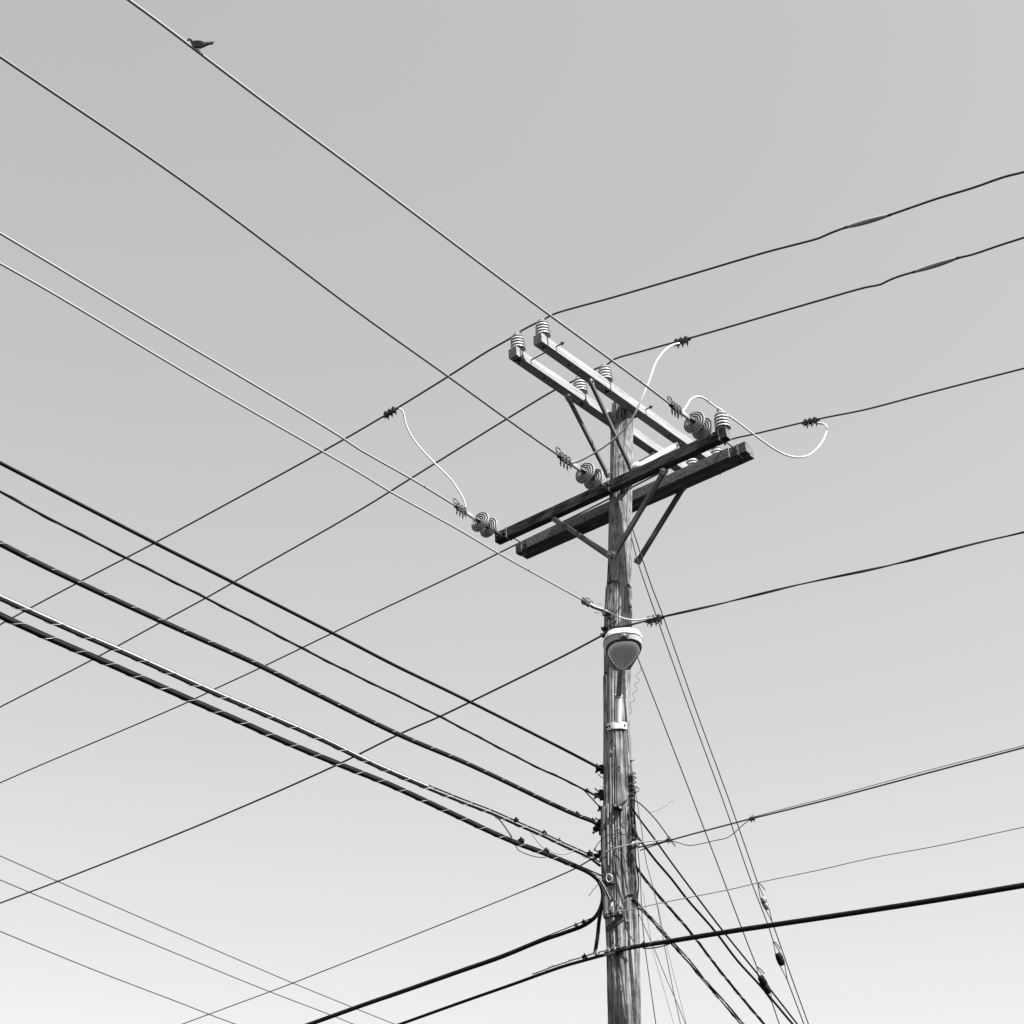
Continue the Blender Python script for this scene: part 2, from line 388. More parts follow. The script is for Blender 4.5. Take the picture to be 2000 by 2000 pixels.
# steel gain plate between pole and each arm pair
gp = MB(); gp.box(OA+nA*(SA/2-AW/2-.012)+Z*(ZA+AH/2), uA*.07, nA*.009, Z*.075); gp.build('gain_plate', M_RUST, pole)
gp = MB(); gp.box(OA*.3+nB*(SB/2-AW/2-.016)+Z*(ZB+AH/2), uB*.06, nB*.012, Z*.07)
gp.build('gain_plate', M_RUST, pole)
# braces
def brace(top, bot, n, m=M_BRACE, w=.024, th=.016):
    top, bot = Vector(top), Vector(bot); ax = (bot-top); l = ax.length; ax.normalize()
    y = (Vector(n)-ax*Vector(n).dot(ax)).normalized(); x = y.cross(ax)
    mb = MB(); mb.box((0, 0, 0), (0, 0, l/2), (0, th, 0), (w, 0, 0), ch=.004)
    o = mb.build('crossarm_brace', m, pole, loc=(top+bot)/2-pole.location, smoothf=False)
    mm = Matrix.Identity(3)
    for i in range(3): mm[i][0] = x[i]; mm[i][1] = y[i]; mm[i][2] = ax[i]
    o.rotation_euler = mm.to_euler()
    for s_ in (-1, 1):
        b = MB(); hexbolt(b, Vector((0, th, s_*(l/2-.03))), (0, 1, 0), .011, .016, .05)
        b.box((0, 0, s_*(l/2-.03)), (0, 0, .03), (0, th+.0025, 0), (w+.003, 0, 0)); b.build('brace_end', M_STRAP, o, loc=(0, 0, 0), smoothf=False)
    return o
def ptat(px, py, P0, az): return hit(px, py, P0, az)
pA2, pA1, pB1, pB2 = armpt('A2', 0, AW/2+.02), armpt('A1', 0, AW/2+.02), armpt('B1', 0, AW/2+.022), armpt('B2', 0, -AW*.5)
aA, aB = AZA, AZB
brace(ptat(1151, 741, pA2, aA), ptat(1235, 921, pA2-nA*.03, aA), nA, w=.021)
brace(ptat(1107, 772, pA1, aA), ptat(1189, 932, pA1-nA*.03, aA), nA, w=.021)
brace(ptat(1322, 869, pA2, aA), ptat(1237, 915, pA2-nA*.03, aA), nA, M_BRACEL, w=.024)
brace(ptat(1277, 889, pA1, aA), ptat(1200, 930, pA1-nA*.03, aA), nA, M_BRACEL, w=.024)
brace(ptat(1082, 1014, pB1, aB), ptat(1196, 1087, pB1, aB), nB, w=.024)
brace(ptat(1300, 916, pB1, aB), ptat(1197, 1088, pB1+nB*.03, aB), nB, w=.026)
brace(ptat(1339, 945, pB2-nB*.06, aB), ptat(1243, 1101, pB2-nB*.03, aB), nB, w=.026)
brace(ptat(1120, 1040, pB2-nB*.10, aB), ptat(1205, 1098, pB2-nB*.05, aB), nB, w=.022)

# moulding, strap and small fittings fixed on the pole
def on_pole(u, py, out=0.0):
    """surface point of the pole at sideways fraction u (-1..1) and picture height py"""
    z = zA_(py); th = math.asin(max(-1, min(1, u)))
    for _ in range(6):
        c, r = pole_at(z); P = Vector((c.x+math.sin(th)*(r+out), -math.cos(th)*(r+out), z)); z += (project(P)[1]-py)*.0052
    return P
mb = MB(); pts = [on_pole(-.86, y, .012) for y in range(1576, 1800, 12)]; mb.tube(pts, .026, 10); mb.build('cable_moulding', M_BRACE, pole)
mb = MB(); mb.tube([on_pole(-.62, y, .006) for y in range(1570, 1700, 10)], .005, 6); mb.build('ground_wire', M_ALU, pole)
mb = MB()
for k in range(19):
    pass
pts = [on_pole(-.95+k*.105, 1815-k*2.2+(k-9)**2*.02, .006) for k in range(14)]
for a, b in zip(pts, pts[1:]): mb.box((a+b)/2, (b-a)/2*1.1, Z*.022, (a-pole_at(a.z)[0]).normalized()*.003)
mb.build('steel_strap', M_RUST, pole, smoothf=False)
for (u, y) in ((-.35, 1471), (.05, 1772), (.35, 1800), (.93, 1486), (-.9, 1536)):
    mb = MB(); p = on_pole(u, y, -.002); n = (p-pole_at(p.z)[0]).normalized(); hexbolt(mb, p, n, .011, .02, .045); mb.build('bolt', M_GALV, pole)

# ------------------------------------------------------------------ wires
def extend(pts, front=None, back=None):
    pts = list(pts)
    if back:  d = (pts[-1]-pts[-2]); d /= Vector((d.x, d.y)).length; pts += [pts[-1]+d*back*.5, pts[-1]+d*back+Z*.02*back]
    if front: d = (pts[0]-pts[1]); d /= Vector((d.x, d.y)).length; pts = [pts[0]+d*front+Z*.02*front, pts[0]+d*front*.5]+pts
    return pts
def wire(name, label, cat, pxs, P0, az, r, m, group=None, front=0, back=0, fix0=None, fix1=None, seg=8, step=.15, pts=None):
    if pts is None: pts = [hit(px, py, P0, az) for px, py in pxs]
    if fix0 is not None: pts = [Vector(fix0)]+pts
    if fix1 is not None: pts = pts+[Vector(fix1)]
    pts = extend(pts, front, back); sp = smooth(pts, step)
    o = MB().tube(sp, r, seg).build(name, m); tag(o, label, cat, group)
    return o, sp
def helix(sp, rad, pitch, phase=0, perturn=10):
    """points winding round the path sp"""
    L = [0]
    for a, b in zip(sp, sp[1:]): L.append(L[-1]+(b-a).length)
    n = int(L[-1]/pitch*perturn)+2; out = []; j = 0; nrm = Vector((0, 0, 1))
    for i in range(n):
        s_ = L[-1]*i/(n-1)
        while j < len(L)-2 and L[j+1] < s_: j += 1
        t = (s_-L[j])/max(1e-9, L[j+1]-L[j]); p = sp[j].lerp(sp[j+1], t); d = (sp[j+1]-sp[j]).normalized()
        nrm = (nrm-d*nrm.dot(d)).normalized(); b = d.cross(nrm); a = 2*math.pi*s_/pitch+phase+1.6*noise.noise(Vector((s_*1.1, phase, 2)))
        rr = rad(s_) if callable(rad) else rad
        out.append(p+(nrm*math.cos(a)-b*math.sin(a))*rr)
    return out
GA = 'line wires crossing on the upper arms'
# wires over the upper arms, far left to near right
tAL = -LA+.085
tMid2, tMid1 = t_at('A2', 1182, 0, AH+.1), t_at('A1', 1133, 0, AH+.1)
tR2, tR1 = t_at('A2', 1401, 0, AH+.1), t_at('A1', 1353, 0, AH+.1)
INS = .215
def top(which, t): return armpt(which, t, 0, AH+INS)
def acrosswire(label, left, t1, t2, right, r):
    a, b = top('A1', t1), top('A2', t2)
    pts = extend([hit(px, py, a, AZ_RN) for px, py in left], 25, 0)+[a-nA*.07-Z*.012, a+nA*.05+Z*.004, b-nA*.06+Z*.0, b+nA*.07-Z*.006]+extend([hit(px, py, b, AZ_RN) for px, py in right], 0, 9)
    sp = smooth(pts, .15); o = MB().tube(sp, r*1.12, 8).build('power_line_wire', M_COND); tag(o, label, 'wire', GA); return sp
sL1 = acrosswire('dark power wire over the left end insulators of the upper arms, lumpy on the right', [(0, 1220), (62, 1186), (159, 1134.6), (301.5, 1060.8), (414, 1000), (700, 842), (868, 740), (950, 687.5)],
    tAL, tAL, [(1083, 613), (1200, 580), (1350, 536), (1500, 491.5), (1560, 476), (1600, 465), (1620, 456), (1656, 443), (1700, 431), (1734, 421), (1775, 407), (1830, 388), (1900, 367), (1960, 346), (2000, 336)], .0085)
sL2 = acrosswire('dark power wire over the middle insulators of the upper arms', [(0, 1381), (182, 1287.5), (324, 1210), (402, 1168), (500, 1112), (700, 998), (800, 936), (987, 820), (1085, 761)],
    tMid1, tMid2, [(1200, 701.5), (1250, 687), (1316, 669), (1345, 661), (1415, 641), (1500, 616), (1600, 587), (1690, 561.5), (1720, 555.5), (1735, 548), (1755, 540), (1789, 530), (1830, 517), (1867, 505), (1900, 497), (1950, 480), (2000, 464)], .0085)
sL3 = acrosswire('dark power wire over the right end insulators of the upper arms, lowest of the three', [(0, 1529), (66, 1500), (367.5, 1371), (420, 1345.5), (500, 1308.5), (700, 1212), (900, 1117), (1007, 1064), (1089.6, 1024), (1190, 974)],
    tR1, tR2, [(1430, 857.5), (1472, 848), (1600, 818), (1690, 800), (1800, 771), (1900, 745), (2000, 719.5)], .0085)
def sleeve(label, P0, a, b):
    p, q = hit(*a, P0, AZ_RN), hit(*b, P0, AZ_RN); n = 14; pts = [p.lerp(q, i/n) for i in range(n+1)]
    rs = [.010+.013*math.sin(math.pi*min(1, max(0, .02+i/n*.96)))**.7 for i in range(n+1)]
    t = thing('splice_sleeve', label, 'splice', p, 'splice sleeves on the right hand wires')
    MB().tube(pts, rs, 14).build('sleeve', M_SLEEVE, t)
    d = (q-p).normalized()
    for c, s_ in ((p, -1), (q, 1)): MB().tube([c+d*s_*-.005, c+d*s_*.03], .012, 10).build('collar', M_RUST, t)
sleeve('fat grey splice sleeve on the topmost right hand wire', top('A2', tAL), (1656, 443), (1734, 421))
sleeve('fat grey splice sleeve on the second wire down at right', top('A2', tMid2), (1789, 530), (1867, 505))

# neutral / secondary line lower on the pole
pS = on_pole(-.5, 1236, .06)
_, spS = wire('power_line_wire', 'dark wire from the lower left ending at the spool beside the street lamp', 'wire',
    [(0, 1764), (114, 1721), (400, 1607), (658, 1494), (780, 1434), (860, 1399), (900, 1380), (1100, 1281.5), (1165, 1247)], pS, AZ_RN, .0098, M_COND, GA, front=25, fix1=pS)
pS2 = on_pole(.4, 1225, .05)
base = smooth(extend([hit(px, py, pS2, AZ_RN) for px, py in [(1205, 1227), (1230, 1221), (1265, 1212), (1290, 1205.5), (1400, 1181), (1553, 1144), (1760, 1099), (1900, 1063), (2000, 1039)]], 0, 9), .15)
t = thing('twisted_wire_pair', 'two strand twisted wire running right from behind the street lamp', 'wire', base[0])
for k in range(2): MB().tube(helix(base, .0055, 1.7, k*math.pi, 12), .006 if k else .0075, 6).build('strand', M_COND, t)
# wires to the near left, dead-ended on the lower arm
GB = 'bright wires dead ended on the lower arm'
def eyeB(px): t = t_at('B1', px, AW/2, AH*.55); return armpt('B1', t, AW/2, AH*.55)
E1, E2, E3 = eyeB(1392), eyeB(1180), eyeB(976)
trW1 = [(251.5, 0), (300, 35.5), (500, 187), (700, 335), (1024.5, 579), (1250, 744.5), (1310, 790)]
trW2 = [(0, 110.8), (362, 357), (700, 610), (875, 735), (1034.5, 850), (1092, 890)]
trW3 = [(0, 455.5), (300, 635), (662, 851), (700, 876.5), (808, 938), (890, 988)]
_, sW1 = wire('power_line_wire', 'uppermost bright wire, the one with the bird on it', 'wire', trW1, E1, AZ_LN, .0108, M_ALU, GB, front=8, step=.1)
_, sW2 = wire('power_line_wire', 'wire with a darker underside ending at the middle discs of the lower arm', 'wire', trW2, E2, AZ_LN, .0108, M_DULL, GB, front=8)
_, sW3 = wire('power_line_wire', 'bright wire ending at the left end discs of the lower arm', 'wire', trW3, E3, AZ_LN, .0105, M_ALU, GB, front=8)
E4 = on_pole(-.95, 1190, .03)
_, sW4 = wire('power_line_wire', 'thin bright wire dead ended on the pole above the street lamp', 'wire', [(0, 514.5), (93, 567), (400, 750), (700, 922.5), (766, 962.7), (900, 1037), (975, 1081.6), (1100, 1151), (1138, 1172)], E4, AZ_LN, .0085, M_ALU, GB, front=8)

# ------------------------------------------------------------------ insulators
ins = thing('post_insulator', 'ribbed porcelain insulator on the near left end of the upper arms', 'insulator', (0, 0, 0), 'ribbed post insulators')
prof = [(0, 0), (.05, 0), (.056, .006), (.05, .014)]
for k in range(4):
    h = .022+k*.034; rr = .074-.0015*k
    prof += [(.040, h+.004), (.050, h+.002), (rr-.006, h-.008), (rr, h-.004), (rr-.001, h+.005), (.056, h+.016), (.042, h+.022), (.038, h+.028)]
prof += [(.040, .160), (.058, .156), (.061, .163), (.046, .178), (.030, .182), (.027, .190), (.034, .196), (.034, .206), (.022, .212), (0, .212)]
MB().lathe(prof, seg=36).build('porcelain_body', M_PORC, ins, loc=(0, 0, 0))
c_ = MB(); c_.box((0, 0, .205), (.045, 0, 0), (0, .012, 0), (0, 0, .010)); c_.tube([(-.03, -.016, .215), (-.03, .016, .215)], .006, 6); c_.tube([(.03, -.016, .215), (.03, .016, .215)], .006, 6)
c_.tube([(0, -.033, .2), (0, .033, .2)], .006, 6); c_.build('wire_clamp', M_GALV, ins, loc=(0, 0, 0), smoothf=False)
p_ = MB(); p_.lathe([(.03, 0), (.03, .004), (.012, .004), (.012, .012)]); p_.tube([(0, 0, 0), (0, 0, -AH-.05)], .009, 8); p_.lathe([(.02, -AH-.012), (.02, -AH-.004), (0, -AH-.004)], seg=6); p_.build('pin', M_RUST, ins, loc=(0, 0, 0))
gI = 'ribbed post insulators'
ins.matrix_world = frame(armpt('A2', tAL, 0, AH+.002), nA)
for w_, t, lab in (('A1', tAL, 'ribbed porcelain insulator on the far left end of the upper arms, leftmost of all'), ('A2', tMid2, 'ribbed insulator standing behind the middle of the nearer upper arm'),
                   ('A1', tMid1, 'ribbed insulator seen between the two upper arms, left of the pole'), ('A2', tR2, 'ribbed insulator peeping between the lower arms, right one of two'),
                   ('A1', tR1, 'ribbed insulator peeping between the lower arms, left one of two')):
    dup(ins, lab, frame(armpt(w_, t, 0, AH+.002), nA), gI)
tBI = t_at('B1', 1411, 0, AH+.05)
dup(ins, 'large ribbed insulator on the right end of the lower arm under a looping jumper', frame(armpt('B1', tBI, 0, AH+.002), nB)@Matrix.Scale(1.04, 4), gI)
# disc strings
dp = [(0, 0), (.020, 0), (.026, .01), (.026, .04), (.045, .047), (.085, .052), (.108, .060), (.114, .068), (.113, .080), (.108, .082),
      (.104, .058), (.092, .056), (.090, .088), (.084, .090), (.080, .056), (.069, .054), (.067, .090), (.061, .092), (.057, .054), (.047, .052), (.045, .090), (.039, .092),
      (.035, .052), (.028, .05), (.024, .08), (.016, .08), (.012, .06), (0, .06)]
strg = thing('disc_insulator_string', 'pair of grey ribbed discs at the right end of the lower arm', 'insulator', (0, 0, 0), 'disc insulator pairs on the lower arm')
e_ = MB(); e_.tube([(0, 0, 0), (.10, 0, 0)], .008, 8); e_.box((.05, 0, 0), (.025, 0, 0), (0, .016, 0), (0, 0, .012)); e_.tube([(.045, 0, -.035), (.045, 0, .03)], .006, 8); e_.lathe([(0, 0), (.028, 0), (.028, .005), (.012, .006), (.012, .018)], ax=(1, 0, 0), seg=10)
e_.box((.002, 0, .0), (.002, 0, 0), (0, .03, 0), (0, 0, .03))
e_.build('eye_bolt', M_RUST, strg, loc=(0, 0, 0), smoothf=False)
for x in (.10, .235):
    d_ = MB().lathe(dp, (x, 0, 0), (1, 0, 0), 40).build('disc', M_DISC, strg, loc=(0, 0, 0))
    q_ = MB().lathe([(0, -.012), (.018, -.012), (.028, .0), (.028, .038), (.0, .046)], (x, 0, 0), (1, 0, 0), 20); q_.tube([(x+.05, 0, 0), (x+.135, 0, 0)], .010, 8); q_.lathe([(.015, .08), (.02, .085), (.02, .10), (.012, .105)], (x, 0, 0), (1, 0, 0), 12); q_.build('metal_cap', M_RUST, d_, loc=(0, 0, 0))
def stringframe(E, clamp_px):
    q = hit(*clamp_px, E, AZ_LN); return frame(E, q-E)
clampmaster = thing('strain_clamp', 'finned strain clamp with wire loops at the right end discs', 'clamp', (0, 0, 0), 'strain clamps on the bright wires')
b_ = MB(); b_.box((.055, 0, 0), (.055, 0, 0), (0, .008, 0), (0, 0, .018), ch=.004)
b_.tube([(0, .012, 0), (-.05, .014, 0), (-.08, .012, 0)], .006, 6); b_.tube([(0, -.012, 0), (-.05, -.014, 0), (-.08, -.012, 0)], .006, 6); b_.tube([(-.075, -.016, 0), (-.075, .016, 0)], .007, 6)
b_.build('link_body', M_GALV, clampmaster, loc=(0, 0, 0))
b_ = MB(); b_.box((.16, 0, .0), (.06, 0, 0), (0, .014, 0), (0, 0, .014), ch=.005); b_.box((.155, 0, -.018), (.045, 0, 0), (0, .009, 0), (0, 0, .009), ch=.004); b_.build('clamp_body', M_RUST, clampmaster, loc=(0, 0, 0))
for x in (.115, .15, .185):
    u_ = MB(); 
    for s_ in (-1, 1): u_.tube([(x, s_*.014, .022), (x, s_*.014, -.060)], .0042, 6); u_.lathe([(0, -.042), (.007, -.042), (.007, -.034), (0, -.034)], (x, s_*.014, 0), seg=6)
    u_.tube([(x, -.014, .018), (x, -.009, .034), (x, .009, .034), (x, .014, .018)], .0042, 6); u_.build('u_bolt', M_RUST, clampmaster, loc=(0, 0, 0))
l_ = MB(); l_.tube([Vector((.235+.022*math.cos(a)*1.3, .01, .03+.02*math.sin(a))) for a in [2*math.pi*i/14 for i in range(14)]], .0025, 5)
l_.tube([Vector((.20+.03*math.cos(a), -.012, .045+.022*math.sin(a))) for a in [2*math.pi*i/14 for i in range(15)]], .0025, 5); l_.build('keeper_loop', M_RUST, clampmaster, loc=(0, 0, 0))
F1 = stringframe(E1, (1345, 816)); F2 = stringframe(E2, (1125, 911)); F3 = stringframe(E3, (915, 1004))
strg.matrix_world = F1
gD = 'disc insulator pairs on the lower arm'
dup(strg, 'pair of grey ribbed discs at the middle of the lower arm, left of the pole', F2, gD)
dup(strg, 'pair of grey ribbed discs at the left end of the lower arm', F3, gD)
def clampframe(F, E, apx):
    """link at the outer disc, running out along the wire"""
    o = F@Vector((.40, 0, 0)); q = hit(*apx, E, AZ_LN); return frame(o, q-o)@Matrix.Scale((q-o).length/.215, 4)
clampmaster.matrix_world = clampframe(F1, E1, (1310, 790))
gC = 'strain clamps on the bright wires'
dup(clampmaster, 'finned strain clamp with wire loops at the middle discs', clampframe(F2, E2, (1092, 890)), gC)
dup(clampmaster, 'finned strain clamp with wire loops at the left end discs', clampframe(F3, E3, (890, 988)), gC)
# the neutral's smaller clamp on the pole
t = thing('strain_clamp', 'small dark clamp with curled wire ends on the pole above the lamp', 'clamp', E4, gC)
a4, b4 = hit(1138, 1172, E4, AZ_LN), hit(1158, 1186, E4, AZ_LN)
m4 = MB(); m4.tube([a4, b4, on_pole(-.93, 1195, .0)], [.014, .012, .012], 8); m4.box(a4.lerp(b4, .3), (b4-a4)*.35, Vector((0, 0, .022)), nA*.014); m4.build('clamp_body', M_RUST, t)
for k, (px, py) in enumerate([(1141, 1178), (1147, 1173), (1154, 1179)]):
    c = hit(px, py, E4, AZ_LN); m4 = MB(); m4.tube([c+Vector((math.cos(a)*.022, -.01, math.sin(a)*.022)) for a in [i*.55 for i in range(11)]], .0045, 6); m4.build('wire_coil', M_RUST, t)
for k in range(2):
    m4 = MB(); c = hit(1168, 1188, E4, AZ_LN); m4.tube([c+Vector(((.05-.0*k)*math.cos(a), 0, .05*math.sin(a)+k*.0)) for a in [R(40+180*k)+i*.2 for i in range(8)]], .003, 5)
    m4.build('loose_tail', M_GALV, t)
m4 = MB(); p = on_pole(-.6, 1196, 0); n = (p-pole_at(p.z)[0]).normalized(); hexbolt(m4, p, n, .02, .03, .07); hexbolt(m4, on_pole(-.55, 1206), n, .014, .02); m4.box(on_pole(-.7, 1197, .012), Vector((.045, 0, .01)), n*.012, Z*.02); m4.build('pole_plate', M_RUST, t)

# parallel groove connectors on the upper wires
def connector(label, c, d, flip=1, first=[None]):
    Fm = frame(c, d)
    if first[0] is None:
        t = thing('tap_connector', label, 'connector', (0, 0, 0), 'triple bolted tap connectors'); first[0] = t
        MB().tube([(-.10, .0, -.018), (.11, 0, -.018)], .008, 8).build('tap_end', M_COND, t, loc=(0, 0, 0))
        for x in (-.055, 0, .055):
            k_ = MB(); k_.box((x, 0, .004), (.019, 0, 0), (0, .02, 0), (0, 0, .018), ch=.004); k_.box((x, 0, -.026), (.016, 0, 0), (0, .02, 0), (0, 0, .009), ch=.003)
            j = k_.build('jaw', M_RUST, t, loc=(0, 0, 0))
            k_ = MB(); k_.tube([(x+.01, .012, .024), (x+.014, .012, -.075)], .0045, 6); k_.tube([(x-.01, -.012, .024), (x-.008, -.012, -.065)], .0045, 6); k_.lathe([(0, -.055), (.009, -.055), (.009, -.042), (0, -.042)], (x+.012, .012, 0), seg=6); k_.build('bolt', M_RUST, j, loc=(0, 0, 0))
            k_ = MB(); k_.box((x, 0, .0265), (.0075, 0, 0), (0, .022, 0), (0, 0, .004)); k_.build('washer_strip', M_ALU, j, loc=(0, 0, 0))
        t.matrix_world = Fm; return t
    return dup(first[0], label, Fm, 'triple bolted tap connectors')
P1, P2, P3 = top('A1', tAL), top('A2', tMid2), top('A2', tR2)
K1, K2, K3 = hit(762, 804, P1, AZ_RN), hit(1331, 665, P2, AZ_RN), hit(1583, 822, P3, AZ_RN)
dirR = lambda a, b, P: hit(*b, P, AZ_RN)-hit(*a, P, AZ_RN)
connector('bolted tap connector on the topmost wire left of the pole', K1, dirR((700, 842), (868, 740), P1))
connector('bolted tap connector on the wire above the pole top', K2, dirR((1316, 669), (1345, 661), P2))
connector('bolted tap connector at the far right, where the big jumper loop ends', K3, dirR((1520, 837), (1640, 809), P3))
K4 = hit(1278, 1208, pS2, AZ_RN)
connector('bolted tap connector right of the pole just above the street lamp', K4, dirR((1265, 1212), (1400, 1181), pS2))
# jumpers
gJ = 'white jumper wires between the two sets of lines'
def jumper(label, pxs, A, B, r=.0088, m=M_JUMP, bow=0):
    sp = smooth(between(pxs, A, B, bow), .04); o = MB().tube(sp, r, 10).build('jumper_wire', m); return tag(o, label, 'wire', gJ)
C1, C2, C3 = F1@Vector((.52, 0, 0)), F2@Vector((.52, 0, 0)), F3@Vector((.52, 0, 0))
jumper('white jumper wire hanging in an S to the left end discs', [(768, 802), (779, 798), (787, 804), (791.5, 824), (800, 845), (815, 868), (830, 885), (850, 906), (870, 925), (885, 942), (898, 962), (905, 975), (909, 990), (906, 998)], K1, C3)
jumper('long white jumper wire passing in front of the pole top', [(1332, 670), (1316, 673), (1303, 681), (1291.6, 692.8), (1280.7, 709), (1266, 748.7), (1251, 784), (1237, 814), (1225, 831), (1200, 857), (1172, 878), (1150, 891), (1130, 901), (1112, 906)], K2, C2, .0098, bow=.45)
TB = armpt('B1', tBI, 0, AH+INS)
jumper('white jumper wire looping from the right end discs over the big insulator', [(1330, 807), (1338, 798), (1349, 781), (1361.5, 774.5), (1374, 777.5), (1386, 786), (1399, 795.5), (1407, 799)], C1, TB, .0095)
jumper('big white jumper loop hanging at the right of the pole top', [(1407, 799), (1423, 812), (1436, 821), (1467, 844.6), (1498, 867.4), (1519, 881), (1539.5, 890), (1560, 893), (1577, 890), (1591, 881), (1604, 866), (1612, 850), (1615, 836), (1610, 828.5), (1598, 827)], TB, K3, .0095)
jumper('short white jumper wire sagging across the pole above the lamp', [(1152, 1180), (1165, 1186), (1180, 1191), (1205, 1203), (1225, 1209.5), (1245, 1211), (1262, 1209), (1285, 1204)], hit(1152, 1180, E4, AZ_LN), K4+Vector((0, -.03, 0)), .0075)

# spool insulators left of the lamp
for k, (px, py, lab) in enumerate([(1181, 1227, 'upper black spool on the pole just left of the street lamp'), (1180, 1239, 'lower black spool on the pole just left of the street lamp')]):
    t = thing('spool_insulator', lab, 'insulator', hity(px, py, -.09), 'black spools beside the street lamp')
    p = Vector(t.location); d = Vector((.75, -.2, .35)).normalized()
    MB().lathe([(0, 0), (.024, 0), (.028, .012), (.018, .022), (.018, .032), (.028, .042), (.024, .054), (0, .054)], p-d*.03, d, 18).build('spool', M_BLACK, t)
    MB().tube([p-d*.035, p+d*.13], .007, 8).build('spool_bolt', M_RUST, t)

# ------------------------------------------------------------------ street lamp
Lb = hity(1207.5, 1413, -.165); 
lamp = thing('street_lamp', 'unlit white cobra head street lamp on a short arm from the pole', 'street lamp', Lb)
m0, m1, m2, m3 = hity(1208, 1411, -.19), hity(1208.5, 1360, -.25), hity(1211, 1318, -.47), hity(1213, 1300, -.64)
MB().tube([m0, m1], .030, 16).build('arm_sleeve', M_PAINT, lamp)
MB().tube([m1-(m2-m1)*.1, m2, m3], [.0265, .0265, .028], 16).build('mast_arm', M_GALV, lamp)
cl = MB(); dm = (m2-m1).normalized(); cl.tube([m1-dm*.012, m1+dm*.012], .035, 16); cl.tube([m1+Vector((-.03, 0, 0)), m1+Vector((-.045, -.005, -.05))], .004, 6); cl.build('collar', M_GALV, lamp)
bp_ = MB()
cpl, rpl = pole_at(Lb.z)
for k in range(9):
    th = -math.pi/2-.05+(k-4)*.165; th2 = th+.165
    a = Vector((cpl.x+math.cos(th)*(rpl+.012), math.sin(th)*(rpl+.012), Lb.z)); b = Vector((cpl.x+math.cos(th2)*(rpl+.012), math.sin(th2)*(rpl+.012), Lb.z))
    bp_.box((a+b)/2, (b-a)/2*1.02, Z*.032, Vector((math.cos(th), math.sin(th), 0))*.004)
bp_.build('pole_bracket', M_PAINT, lamp, smoothf=False)
for u in (-.55, -.38, .5):
    q = MB(); th = -math.pi/2+u*1.2; n = Vector((math.cos(th), math.sin(th), 0)); hexbolt(q, Vector((cpl.x, 0, Lb.z))+n*(rpl+.016), n, .007, .012); q.build('bolt', M_RUST, lamp)
T0, T1 = hity(1213, 1306, -.60), hity(1219, 1235, -1.20)
yv = (T1-T0); HL = yv.length; yv.normalize(); xv = yv.cross(Z).normalized()*1; 
if xv.x < 0: xv = -xv
zv = xv.cross(yv)
if zv.z < 0: zv = -zv
def HP(x, y, z): return T0+xv*x+yv*y+zv*z
def half(s):     # half width of the head along its length 0..1
    pts = [(0, .078), (.08, .09), (.2, .110), (.35, .135), (.5, .158), (.62, .171), (.72, .174), (.82, .164), (.9, .138), (.96, .096), (.985, .062), (1, .0)]
    for a, b in zip(pts, pts[1:]):
        if s <= b[0]: return a[1]+(b[1]-a[1])*(s-a[0])/(b[0]-a[0])
    return 0
def headshell(s0, s1, ztop, zbot, inset, nseg=22, scale=1.0):
    mb = MB(); nr = 24
    for i in range(nseg+1):
        f = i/nseg; s_ = s0+(s1-s0)*(1-(1-f)**1.6); w = max(.002, half(min(s_, 1))*scale-inset)
        for k in range(nr):
            a = 2*math.pi*k/nr; cx = math.cos(a); cz = math.sin(a)
            zz = zbot(s_)+(ztop(s_)-zbot(s_))*max(0, cz)**.8 if cz > 0 else zbot(s_)
            xx = w*(abs(cx)**.55)*(1 if cx > 0 else -1) if cz >= 0 else w*cx
            mb.v.append(HP(xx, s_*HL, zz if cz > 0 else zbot(s_)+.0*cz))
    for i in range(nseg):
        for k in range(nr): a = i*nr+k; b = i*nr+(k+1) % nr; mb.f.append((a, b, b+nr, a+nr)); mb.m.append(0)
    mb.f.append(tuple(range(nr))); mb.f.append(tuple(nseg*nr+k for k in range(nr))); mb.m += [0, 0]
    return mb
taper = lambda s_: min(1, (1-s_)/.12)**.5 if s_ > .88 else 1
headshell(0, 1, lambda s_: .025+.062*min(1, s_*1.8)*taper(s_), lambda s_: .004, 0).build('housing', M_PAINT, lamp)
headshell(.02, .99, lambda s_: .004, lambda s_: -.004, .004).build('seam', M_SEAL, lamp)
def slab(inset_top, inset_bot, z0, z1, s0, s1, n=40):
    """lower door of the lamp head, sides leaning inward"""
    mb = MB(); out = []
    for z, ins_ in ((z0, inset_top), (z1, inset_bot), (z1, None)):
        ring = []
        for i in range(n+1):
            s_ = s0+(s1-s0)*(1-math.cos(math.pi*i/n))/2; w = max(0, half(min(.999, s_)))
            ring.append((w, s_))
        ins2 = ins_ if ins_ is not None else inset_bot
        cx, cyy = 0, .6
        pts = [(w, s_) for w, s_ in ring]+[(-w, s_) for w, s_ in reversed(ring)]
        for w, s_ in pts:
            k = 1-ins2/.17
            out.append(HP(w*k, (cyy+(s_-cyy)*k)*HL, z))
    m_ = len(pts); mb.v = out
    for r_ in range(1):
        for k in range(m_): a = r_*m_+k; b = r_*m_+(k+1) % m_; mb.f.append((a, b, b+m_, a+m_)); mb.m.append(0)
    mb.f.append(tuple(range(m_-1, -1, -1))); mb.f.append(tuple(m_+k for k in range(m_))); mb.m += [0, 0]
    mb.v = out[:2*m_]
    return mb
slab(.003, .016, -.004, -.045, .03, .995).build('door_frame', M_DOOR, lamp)
